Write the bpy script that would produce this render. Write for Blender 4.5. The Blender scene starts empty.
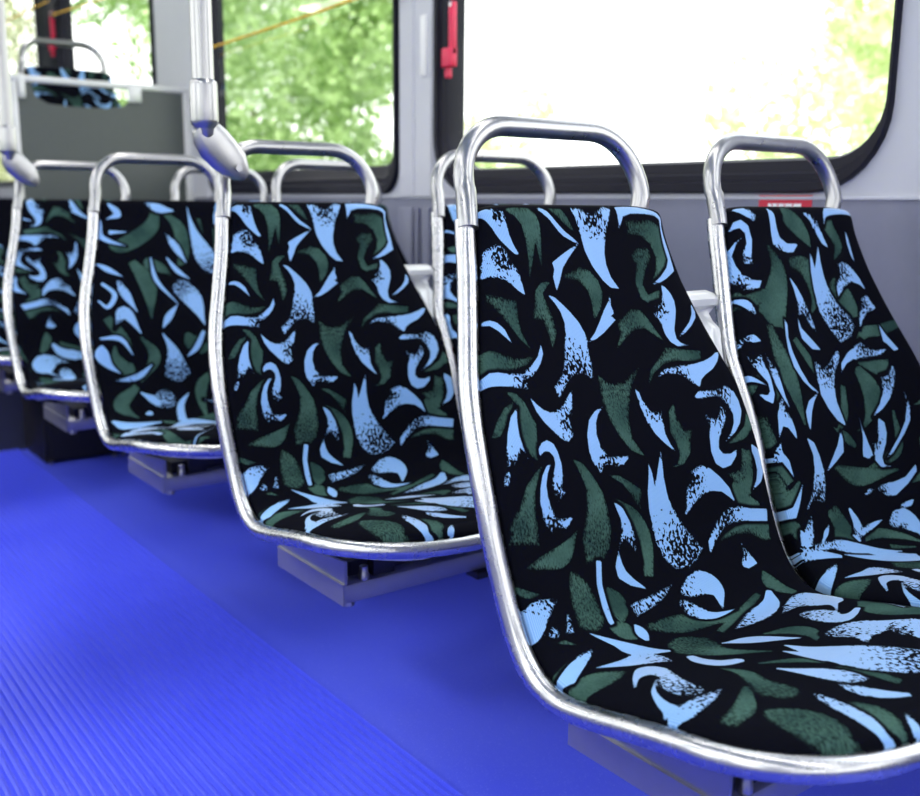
import math, random
import numpy as np
# ---------------------------------------------------------------- camera solved from the photo's perspective
FPX=1009.5
YAW,PITCH,ROLL=0.6434,0.1916,0.0091
def cam_axes():
    cy,sy=math.cos(YAW),math.sin(YAW); cp,sp=math.cos(PITCH),math.sin(PITCH)
    F=np.array([sy*cp,cy*cp,-sp]); R=np.array([cy,-sy,0.0]); U=np.cross(R,F)
    c,s=math.cos(ROLL),math.sin(ROLL)
    return F,c*R+s*U,-s*R+c*U
# ---------------------------------------------------------------- seat shape
# side line of the shell: (y, z, half width) from the top of the back to the front of the cushion
SIDE=[(-.009,-.014,.1632),(-.016,-.04,.167),(-.032,-.08,.1765),(-.049,-.12,.1885),(-.067,-.16,.2015),(-.087,-.20,.2155),
      (-.109,-.24,.227),(-.130,-.28,.2345),(-.148,-.32,.2385),(-.162,-.36,.239),(-.176,-.40,.238),(-.192,-.44,.237),
      (-.211,-.472,.2365),(-.236,-.494,.236),(-.27,-.503,.236),(-.31,-.499,.236),(-.37,-.487,.236),(-.43,-.476,.236)]
Y_TURN,Z_TURN,Y_FRONT,N_SUP,W_TURN=-.43,-.476,-.568,2.25,.236
def catmull(P,n):
    P=np.asarray(P,float); Q=np.vstack([2*P[0]-P[1],P,2*P[-1]-P[-2]]); out=[]
    for i in range(1,len(Q)-2):
        for k in range(n):
            t=k/n; a,b,c,d=Q[i-1],Q[i],Q[i+1],Q[i+2]
            out.append(.5*((2*b)+(c-a)*t+(2*a-5*b+4*c-d)*t*t+(3*b-a-3*c+d)*t**3))
    out.append(Q[-2]); return np.array(out)
def side_line(n=10,nf=40,end=.985):
    a=catmull(SIDE,n); fr=[]
    for k in range(1,nf+1):
        th=math.pi/2*end*k/nf
        sy=math.sin(th)**(2/N_SUP); w=W_TURN*math.cos(th)**(2/N_SUP)
        y=Y_TURN+(Y_FRONT-Y_TURN)*sy
        u=(y-Y_TURN)/(Y_FRONT-Y_TURN)
        z=Z_TURN+.018*u-.022*u*u
        fr.append((y,z,w))
    return np.vstack([a,fr])
def resample(P,n):
    d=np.r_[0,np.cumsum(np.linalg.norm(np.diff(P[:,:2],axis=0),axis=1)+.25*np.abs(np.diff(P[:,2])))]
    s=np.linspace(0,d[-1],n); return np.stack([np.interp(s,d,P[:,k]) for k in range(P.shape[1])],1)
def pad_grid(ns=155,nt=316,inner=None):
    """front surface of the upholstery: points [nt,ns,3], pattern coordinates [nt,ns,2]; inner = +1/-1 narrows that side"""
    L=resample(side_line(),nt)
    roll=np.array([(.022,-.022,.151),(.019,-.014,.153),(.011,-.010,.156),(.001,-.0095,.160)])  # top edge rolls over backwards
    L=np.vstack([roll,L]); n=len(L)
    arc=np.r_[0,np.cumsum(np.linalg.norm(np.diff(L[:,:2],axis=0),axis=1))]
    T=np.gradient(L[:,:2],axis=0); T/=np.linalg.norm(T,axis=1)[:,None]+1e-12
    N=np.stack([T[:,1],-T[:,0]],1)                      # (y,z) normal, towards the sitter
    N=np.stack([np.convolve(np.pad(N[:,k],6,'edge'),np.ones(13)/13,'valid') for k in (0,1)],1)
    N/=np.linalg.norm(N,axis=1)[:,None]
    s=np.linspace(-1,1,ns); s=np.sign(s)*(1-(1-np.abs(s))**1.25)
    P=np.zeros((n,ns,3)); UV=np.zeros((n,ns,2))
    for i in range(n):
        y,z,w=L[i]
        wl=wr=w-.012
        wr=min(w-.001+.011*max(0.0,1+z/.10),.2262 if inner==1 else .237)   # the cloth covers the tube on the right side
        if z<-.49 and y<-.25: wr=min(wr,w-.001)
        if inner==-1: wl=min(wl-.001,.2072)
        x=np.where(s<0,s*wl,s*wr)
        a=np.abs(s)
        front=min(1.0,max(0.0,(arc[-1]-arc[i])/.05))
        top=min(1.0,arc[i]/.04)
        H=(.015+.007*max(0,min(1,(-z-.40)/.08)))*math.sqrt(front*(2-front))*top
        h=H*(1-a**7)**.6
        dish=.012*max(0.0,min(1.0,(-z-.08)/.25))*min(1,front*1.5)   # the middle is dished like a bucket
        h=h-dish*(1-a*a)**1.5+.004
        P[i,:,0]=x; P[i,:,1]=y+N[i,0]*h; P[i,:,2]=z+N[i,1]*h
        UV[i,:,0]=x; UV[i,:,1]=arc[i]
    return P,UV
LAMP=10.0
SKY=3.0; SUN=3.2; EXPO=0.0
# cloth, in mm across and along it: a horn is a tapered stroke (across, along, half width) whose number says which end is
# frayed, or an outline with (across, along, reach) of its frayed patch
PATTERNS={}
PATTERNS['P1']={
 'blue':[
  (1,[(-182,494,4.5),(-211,503,11.7),(-224,521,10.2),(-230,531,5.7)]),
  (3,[(-199,523,4),(-203,533,7.6)]),
  (3,[(-175,513,3.6),(-183,536,6.8)]),
  (3,[(2,517,2.5),(-33,528,7.4),(-78,535,9.1)]),
  (1,[(2,533,1.7),(20,531,10.5),(47,528,14.4),(64,543,10.6),(54,575,1.2)]),
  (1,[(1,545,9.2),(12,563,10.3),(33,579,6.2),(70,583,0.7)]),
  (0,[(-89,552,1.1),(-86,567,8.2),(-87,582,4)]),
  (0,[(-158,546,1.2),(-132,571,7),(-115,595,12.8),(-80,617,3.5)]),
  (2,[(-184,603,1.1),(-149,615,9.3),(-117,622,15),(-104,653,1.9)]),
  (1,[(-166,569,5.1),(-192,582,7.6),(-218,595,8.9)]),
  (2,[(-194,676,1.9),(-172,658,5.4),(-147,654,13.5),(-150,678,9.6),(-169,708,14.5),(-175,732,16.4)]),
  (2,[(-168,681,1.1),(-195,703,3.2),(-210,730,5.6),(-212,754,10.1),(-182,756,9.3),(-142,750,3.2)]),
  (0,[(-79,648,5.8),(-85,668,8.9),(-80,691,10.7),(-60,700,7.7)]),
  (2,[(140,575,5.1),(120,600,11),(77,613,12.3),(19,621,2.6)]),
  (1,[(92,636,2.5),(142,624,13.9),(175,636,24.9),(164,666,6.6),(134,692,0.5)]),
  (1,[(113,652,5.8),(122,673,16.8),(117,701,13.4),(136,708,7),(161,701,4.1)]),
  (0,[(-18,641,1.9),(14,664,12.1),(42,705,1.9)]),
  (2,[(144,765,1.5),(122,753,10.4),(97,743,21.9),(68,726,13)]),
  (2,[(93,745,9.2),(74,762,6.3),(56,778,0.6)]),
  (2,[(12,704,2.3),(11,738,12.7),(20,778,25.9),(39,809,28),(62,833,24.9)]),
  (0,[(-7,716,2.1),(-4,741,8.1),(0,764,11.8)]),
  (2,[(-62,746,1.5),(-50,775,9.3),(-34,803,13.8),(-16,827,2.6)]),
  (1,[(-56,805,1.4),(-51,831,9),(-36,849,7),(-16,862,3.1)]),
  (1,[(-94,806,3),(-98,829,7.9),(-102,862,9),(-109,889,5.1),(-98,903,1.6)]),
  (1,[(-47,872,1.6),(-63,889,3.6),(-74,902,4.1)]),
  (1,[(209,667,0.4),(209,697,0.4),(192,742,1.2)]),
  (1,[(209,715,0.4),(209,723,0.4),(209,736,0.4)]),
  (1,[(117,783,15.5),(134,787,19.5),(115,807,8.6)]),
  (0,[(211,739,0.4),(211,751,0.4),(208,765,0.4)]),
  ((-126, 44, 11),[(-151.6,37.1),(-145.3,35.9),(-131.6,36.9),(-116.2,38.8),(-117,43.2),(-117.1,50.2),(-116,62),(-112.9,76.5),(-108.3,88.6),(-114,88.4),(-121.6,80.1),(-130.4,68.3),(-137.3,54.4),(-144.6,45.4),(-151.9,40.4)]),
  ((-131, 93, 30),[(-157.2,83.9),(-150,78.2),(-135.4,72.1),(-129.1,75.6),(-121.7,84.1),(-119.5,95.9),(-116.3,107.7),(-114.5,121.2),(-114.4,140.4),(-122.9,134.1),(-133,122.9),(-143.9,117.1),(-156.1,113.5),(-165.4,114.8)]),
  (None,[(-70,38.9),(-56,40.1),(-47.6,42.4),(-39.5,48.6),(-27.5,57.7),(-14.7,68),(-6.3,76.8),(-13.9,74.5),(-29.6,65.5),(-39.5,55.4),(-48.8,47.3),(-61.8,41.2)]),
  (None,[(-6.4,77.2),(-21.6,82.8),(-36.6,89.6),(-59.1,101),(-58.2,109.9),(-63,119.5),(-62.7,138),(-54,125.7),(-43.9,108.5),(-31.3,96.8),(-17.1,85)]),
  ((27, 44, 31),[(-6.2,39.3),(10,38.7),(33.7,39.2),(67.2,38.5),(58.7,46.1),(49.8,55.2),(41.7,71.1),(34.5,90.3),(32.1,106.8),(35.1,123.2),(45,139.6),(30.7,137.3),(20.3,127.7),(7.5,108.1),(1.2,87.4),(0.4,68.2),(-2.5,51.1)]),
  (None,[(75.1,39.1),(104.8,37.6),(127.6,39),(155.7,40.8),(164.6,44.3),(160.2,54.2),(161.5,70.7),(163.5,90.9),(162.8,117.7),(139.6,129),(125.1,134.1),(107.7,137),(128,126.6),(146,113.8),(154.8,102.7),(154.3,80.5),(156.4,57.8),(158.3,46.7),(148.7,44.2),(123.3,43.4),(99.4,43.7),(83.3,46.1),(71.2,56.8)]),
  ((108, 168, 22),[(125.5,138.3),(131.8,141.7),(139.1,150.6),(142.4,161.5),(140.3,174.4),(134.3,187),(126.3,201.6),(125.5,214.5),(131.3,221.4),(145.1,225.2),(124,225.1),(112.6,217.7),(107.1,206.5),(105.7,191.5),(94.3,175.8),(101.3,172.1),(95.9,163.3),(117.2,160.3),(122.6,149.9)]),
  (None,[(179.5,166.1),(183.7,177.2),(178.5,186.5),(163.6,197.4),(146.3,207.4),(130.6,212.7),(145.2,203),(160.8,192.9),(171.5,182)]),
  ((107, 270, 28),[(207.1,238.5),(192.5,252.3),(176.2,262.5),(156.9,269.4),(146.8,274.8),(139.3,284.5),(128.8,279),(118,271.5),(101,265.3),(84.2,259.2),(69.7,263.8),(78,257.5),(93,251.7),(115.9,251),(141.3,252.6),(163.5,250.4),(182.6,245.1),(195.1,239.8)]),
  ((171, 290, 33),[(121.5,298),(131.9,290.9),(156.5,288.6),(189.6,285.5),(204.1,297.4),(207.3,310.5),(205.6,325.4),(193.1,341),(178.1,351.5),(152.5,362.1),(168.5,352.3),(180.6,339.6),(184.9,327.7),(180.3,314.6),(169.6,305),(150.6,300.6),(136.4,299.9)]),
  ((151, 319, 29),[(135,315.2),(138,327.9),(141,324.2),(149.7,327.4),(166.6,310.9),(171.8,322),(167.7,333.9),(155.4,344.5),(143.1,356.8),(138.7,368),(144.5,375.7),(158.2,377.7),(171.7,373.7),(167.1,382),(153.5,391.8),(138.7,393.4),(127.1,385.7),(124,369.7),(128.4,350.7),(134.7,335.5),(130.2,322.8)]),
  (None,[(204.8,370.8),(225.4,381),(227.9,393.6),(222.7,409.5),(207.6,422.1),(185,429.9),(197.6,418.6),(204.9,405.2),(205,391),(201.9,380.6)]),
  ((49, 302, 25),[(24.1,274.2),(28.9,278.8),(32.2,290.1),(40.3,303.1),(63.1,301.9),(55.4,318.9),(52.5,336.1),(56.7,350.3),(63.4,361.9),(47.1,347),(35.8,333.8),(26.7,316.1),(23.4,295)]),
  ((-55, 364, 26),[(-38,289.8),(-53.9,293.8),(-68.2,303.6),(-78.3,321),(-82.1,338.8),(-81,353.5),(-71.5,370.9),(-63.7,363),(-47.7,366.2),(-31.2,364),(-17.4,354.9),(-32.6,352.8),(-52.3,349.2),(-61.1,337.9),(-63.1,322.9),(-58.6,308.5),(-50.5,298)]),
  ((-66, 248, 51),[(-78.9,142.1),(-68.8,145.5),(-57.2,156.7),(-49.6,165),(-38.8,179.3),(-32.6,195.6),(-33.8,217.4),(-34.5,233.2),(-39.3,258.6),(-53.6,249.4),(-69.2,249.9),(-85.1,258.2),(-106.3,273.3),(-107.5,258),(-92,243.9),(-79.5,223.6),(-69,201),(-62,179.9),(-64.5,164.1),(-70.8,152.2)]),
  (None,[(27,145.1),(21.4,155),(9.7,166.4),(-3.2,181.6),(-15.5,194.8),(-31.4,206.7),(-15.7,202.8),(-0.1,195.9),(25.2,180.5),(18.9,175),(25.5,171.4),(23.4,161.1)]),
  (None,[(-180.2,167.3),(-171.9,166.9),(-163.9,171.1),(-156.8,180.7),(-152.6,197.4),(-158.7,190),(-165.2,181.5),(-173.9,173.3),(-181.6,171.8)]),
  ((-147, 250, 23),[(-203.5,235.7),(-192.5,230.3),(-181.7,231.5),(-168.7,235.4),(-153.7,236.2),(-135.6,230.4),(-119.5,218.5),(-109.6,203.9),(-109.9,215.4),(-117.5,226.3),(-132.1,240.3),(-141.7,247),(-146.9,263.5),(-156.8,256.8),(-170.2,251.3),(-185.4,248),(-198,246.4),(-207.8,248.1)]),
  ((-98, 302, 27),[(-150.1,266),(-143.6,276),(-135.1,284.3),(-124.6,288.2),(-108.3,284.3),(-94.3,274.5),(-81.3,264.3),(-86.9,280.9),(-91.8,299.2),(-100.7,322.1),(-112.2,325.2),(-122.4,319.5),(-130.6,309.5),(-140.3,297.5),(-146.8,283.9)]),
  ((-204, 344, 26),[(-173.3,276.9),(-185.1,286.1),(-195,302.5),(-203.8,322.1),(-214,342.5),(-219.3,360.1),(-213.2,361.3),(-200.4,350.3),(-195.3,340.9),(-184.5,321.9),(-177.9,336.8),(-181.1,324.2),(-181.7,308.3),(-178.3,290.8)]),
  ((-149, 385, 26),[(-161.7,335.7),(-159.7,327.2),(-152.8,321.1),(-143.9,319.5),(-136,324),(-132.6,334.2),(-131.7,348.4),(-134.6,363.7),(-138.5,375.1),(-132.9,381.1),(-144.5,391.2),(-156.8,396),(-157.1,380.7),(-154.7,369.3),(-147.4,358.4),(-141,347.2),(-140.3,338.5),(-146.1,331.6),(-153.2,331.6)]),
  ((-164, 415, 23),[(-146.2,344.7),(-155.9,348.6),(-164.8,357.6),(-172,370.1),(-176.7,384.3),(-177.9,400.9),(-177.2,411.2),(-170.3,427.9),(-163.6,420.5),(-144.4,420.6),(-131.1,409),(-146,409),(-156.8,404.6),(-162,393.4),(-164.4,381.3),(-162.6,368.1),(-155.9,355.5)]),
  ((39, 485, 60),[(11.9,366.5),(13.8,381.7),(13.6,398.5),(21,384.7),(27.3,372.6),(37.3,355.1),(34.9,369.9),(32,388.3),(31.9,411),(37.3,429.1),(47.7,448.2),(62.1,468.4),(72.2,486.3),(56,500.8),(35.8,508.4),(13.9,503.4),(0.1,486.7),(-4.8,466.7),(-5.6,445.9),(-4.2,423.7),(-0.3,401.9),(6.4,384.3)]),
  ((76, 399, 34),[(76.3,385.5),(98.8,383.2),(114.7,389.6),(129.9,403.8),(141.9,419.7),(147.1,439.7),(138.4,431.1),(127.1,422.2),(111.5,418.5),(97.3,420),(78.9,426.6),(54,441.5),(61.5,425.5),(65,404.8),(78.7,395.5)]),
  ((120, 454, 39),[(207.3,459.2),(199.7,474.7),(177.3,470.6),(155,466.4),(134.8,466.6),(112.8,472.3),(95.3,480.9),(79.1,495.6),(82.7,478.3),(100.6,461.9),(110.1,445.9),(137.8,442),(156.2,447.3),(172.3,452.8)]),
  ((131, 505, 16),[(137.1,487.5),(140.3,498.8),(145.6,510.9),(150.4,525.9),(132.4,529.3),(123.1,523.3),(131.3,505.3)]),
  ((-45, 465, 30),[(-61,403.3),(-48.7,412.3),(-39.4,434.5),(-35.1,457.7),(-38.5,482.7),(-49.2,464.5),(-55.3,449),(-71,461.8),(-56.4,437.8),(-54.9,425.4)]),
  (None,[(-70.6,460.9),(-70.1,476.2),(-67.5,486.3),(-59,497.9),(-42.8,514.4),(-66.8,504.5),(-83.2,491),(-81.8,476.9)]),
  (None,[(-110.5,464.8),(-102,465.9),(-111.8,492.7),(-114.2,518.4),(-116.8,543.1),(-124.3,543.3),(-123.5,519.5),(-119.8,490.9)]),
 ],
 'green':[
  (2,[(-130,426,1.1),(-159,448,9.8),(-191,451,7),(-222,454,0.6)]),
  (0,[(-57,401,0.7),(-31,423,6.9),(-21,457,10.3),(-31,499,6.5)]),
  (3,[(-153,470,5.1),(-148,494,15.2),(-147,531,18)]),
  (0,[(-106,500,5.4),(-99,522,14.6),(-103,541,6.2)]),
  (0,[(-229,470,2.3),(-217,481,4),(-201,485,0.6)]),
  (0,[(-123,545,6.3),(-108,558,13.4),(-99,575,3.1)]),
  (1,[(-73,562,6.4),(-27,574,14.1),(30,584,11),(65,598,9.4)]),
  (0,[(-213,532,0.9),(-199,543,3.1),(-183,555,0.8)]),
  (0,[(153,417,6.1),(160,435,10.4),(192,452,2.8)]),
  (0,[(102,479,2.3),(144,473,8.2),(190,481,7.1)]),
  (0,[(228,336,4.4),(194,357,4.7),(151,365,0.7)]),
  (0,[(183,375,3.8),(185,399,10.7),(169,424,14.6)]),
  (0,[(153,540,3.1),(154,563,12.9),(172,597,7.6)]),
  (0,[(235,573,10.2),(213,624,0.4),(209,651,0.4),(149,688,0.6)]),
  (0,[(120,573,5.3),(70,594,7.6),(14,613,7)]),
  (0,[(236,561,5.8),(211,629,0.4),(209,694,0.4)]),
  (0,[(211,649,0.4),(208,695,0.4),(209,726,0.4),(189,751,1.6)]),
  (0,[(191,685,6.3),(174,726,24.7),(185,763,18.4)]),
  (0,[(35,658,2.4),(63,682,14.5),(59,708,10.1),(42,724,2)]),
  (0,[(-25,569,5.5),(21,587,2.2)]),
  (1,[(-49,620,30),(-45,660,16),(-13,707,2)]),
  (0,[(-58,722,2.3),(-25,747,7.2),(-14,773,2)]),
  (2,[(-97,704,1.4),(-94,732,8.8),(-111,764,12.3),(-118,790,20.5)]),
  (2,[(-131,764,3.6),(-175,794,8.8),(-204,799,8.9)]),
  (3,[(-165,821,14.5),(-153,847,22.1),(-149,874,13.5),(-139,890,7.1)]),
  (1,[(-91,844,10.3),(-81,866,13.8),(-90,888,8.5),(-87,903,1.4)]),
  (1,[(-22,781,1.9),(-8,805,6.7),(0,842,5.5)]),
  (2,[(-219,618,13.3),(-195,629,14.9),(-168,635,5.7)]),
  (0,[(-230,586,6.2),(-211,583,7.6),(-181,570,4.6)]),
  (None,[(-116.9,40),(-96.9,39.4),(-75.7,40.1),(-69,43.8),(-65.7,51.9),(-67.1,65.1),(-77.4,108.3),(-77.7,89.6),(-76.7,69.3),(-86.7,91.3),(-101.3,119.9),(-95.6,96.9),(-92.2,68.7),(-94.6,51.7),(-103.1,44.8)]),
  (None,[(-48.5,40),(-23.5,40.6),(-17.5,46.1),(-10,59.4),(-21.2,53.5),(-32.9,46.1)]),
  ((100, 51, 35),[(82.4,47.5),(105.5,47.4),(135.5,48.3),(157.1,56),(160.9,79.9),(152.9,102.8),(134.4,118.1),(107.2,134.5),(122.1,117.9),(129.4,98.7),(124.5,78.9),(107.1,67.5),(81.8,64.9),(86.8,56.9)]),
  ((103, 90, 33),[(80.3,95.6),(96.2,83.1),(119.8,83.4),(120.2,98.6),(101.5,117.4),(89.4,135.8),(95.6,150.8),(121.6,143.6),(114,156),(94.1,163.3),(80.3,154.2),(77.5,133.2),(87.2,108.5)]),
  ((-32, 109, 27),[(-46.6,116.2),(-15.8,107.4),(0.5,113.9),(12,128.4),(13.7,144.6),(4.8,164.2),(-11.9,179.1),(-8.2,159.4),(-9.8,139.4),(-21.7,127),(-45.8,122.1)]),
  ((-100, 174, 26),[(-68.8,125),(-85.2,126.3),(-96.4,135.5),(-102.2,150.6),(-113.3,170.9),(-97.9,175.7),(-92.1,195.4),(-92.1,210),(-79.2,190.5),(-79.2,171.1),(-83.6,153.4),(-86.8,139.8)]),
  ((-154, 139, 32),[(-168.8,132.6),(-153.7,137.1),(-129.1,147),(-133.7,169.5),(-134.6,186.6),(-127.5,207.3),(-139.2,193.9),(-147.4,177.8),(-157.1,161.6),(-168.7,144.3)]),
  ((-153, 215, 28),[(-193.2,205.2),(-183.4,203.3),(-168.3,209.8),(-153.1,215.4),(-124.1,218.1),(-139.4,228.2),(-161.6,233.4),(-181,229.7),(-202.3,232.1)]),
  ((41, 176, 33),[(26.1,181.6),(55.5,167.1),(73.7,170.3),(83.1,183.5),(91.6,198.9),(101.6,216.7),(86.5,204.8),(73.3,195.3),(56.4,196.1),(36.9,204.9),(14.1,219.4),(27.8,200.1)]),
  ((98, 225, 26),[(164.6,235.2),(135.8,231.6),(120.3,226.9),(99.2,222.8),(85.3,236.3),(61.9,252.8),(46.5,275.7),(65.4,257.3),(86.5,247),(112.9,244.5),(157.3,250)]),
  ((-3, 260, 59),[(-32.2,247.4),(-14.2,261.1),(6.9,261.3),(46,244.9),(22.3,269),(6,294.9),(-2.1,311.5),(-5.8,334),(7.9,358.5),(-12.4,348.2),(-25.8,327.6),(-33.6,307.7),(-37.8,286.1)]),
  ((91, 332, 23),[(70.5,308.9),(82.5,300.3),(80.3,318.2),(89.8,335.4),(105.7,333.6),(93.8,349.7),(86.4,366.2),(71.8,377.4),(46.7,379.6),(61.4,375.8),(68.9,365.5),(67.7,349.9),(62.3,335.4)]),
  (None,[(-180.5,256.5),(-168.8,259.1),(-160.2,271.3),(-157,286.4),(-152.9,299.6),(-166,340.3),(-174.4,332.2),(-179.3,315.8),(-176.5,296.5),(-170.7,275.5)]),
  (None,[(-174.9,269.4),(-189.2,274.6),(-203.6,288.2),(-215.2,305.6),(-206,305.7),(-191.1,290.7)]),
  ((-209, 420, 45),[(-158,344.9),(-173.5,352.9),(-190.8,365.4),(-204,382.9),(-221.3,401.1),(-228.3,424.7),(-189.5,432.7),(-186.5,412.9),(-185.8,392.8),(-181.4,373.6),(-170.3,356.8)]),
  ((-105, 453, 58),[(-111.9,345.4),(-97.5,353),(-85.7,370.6),(-76,389.8),(-72.9,410),(-73.4,433.4),(-81.5,455.4),(-101.9,471.2),(-127.8,465.8),(-126.3,437.9),(-107.9,405.9),(-101,382.4),(-105.9,362.5)]),
  ((-18, 418, 20),[(-60,371.7),(-42.7,375.1),(-27.1,384.7),(-9.7,397.6),(-16,414.2),(-13.9,429.4),(-23.4,416.6),(-28.8,399.1),(-40.3,384.5)]),
  (None,[(-60.3,398.6),(-44.3,406.7),(-30.1,421),(-19.7,439.6),(-17.6,458.6),(-29.8,493.7),(-41.2,500.8),(-34.6,473.9),(-33,448.2),(-42.3,426.3),(-54.6,405.8)]),
  ((171, 400, 29),[(180.2,375.8),(199.3,378.3),(196.6,398),(186.3,416.9),(175.2,435.4),(193.2,448.7),(174.5,446.5),(160.9,433),(157.4,416.3),(144.5,402.2),(169.2,398.1)]),
  ((147, 485, 42),[(201.4,477.1),(193.5,494.9),(196,499.7),(179.5,498.6),(158.2,485.6),(131,482.1),(99.6,483.8),(120.5,473.9),(148,469.1),(176.4,472.5)]),
  (None,[(235.4,346.3),(213.2,353.2),(187.6,358.8),(151.8,364),(175.5,357.3),(201.1,345.9),(216.7,328.1),(223.9,337)]),
 ],
}
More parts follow.
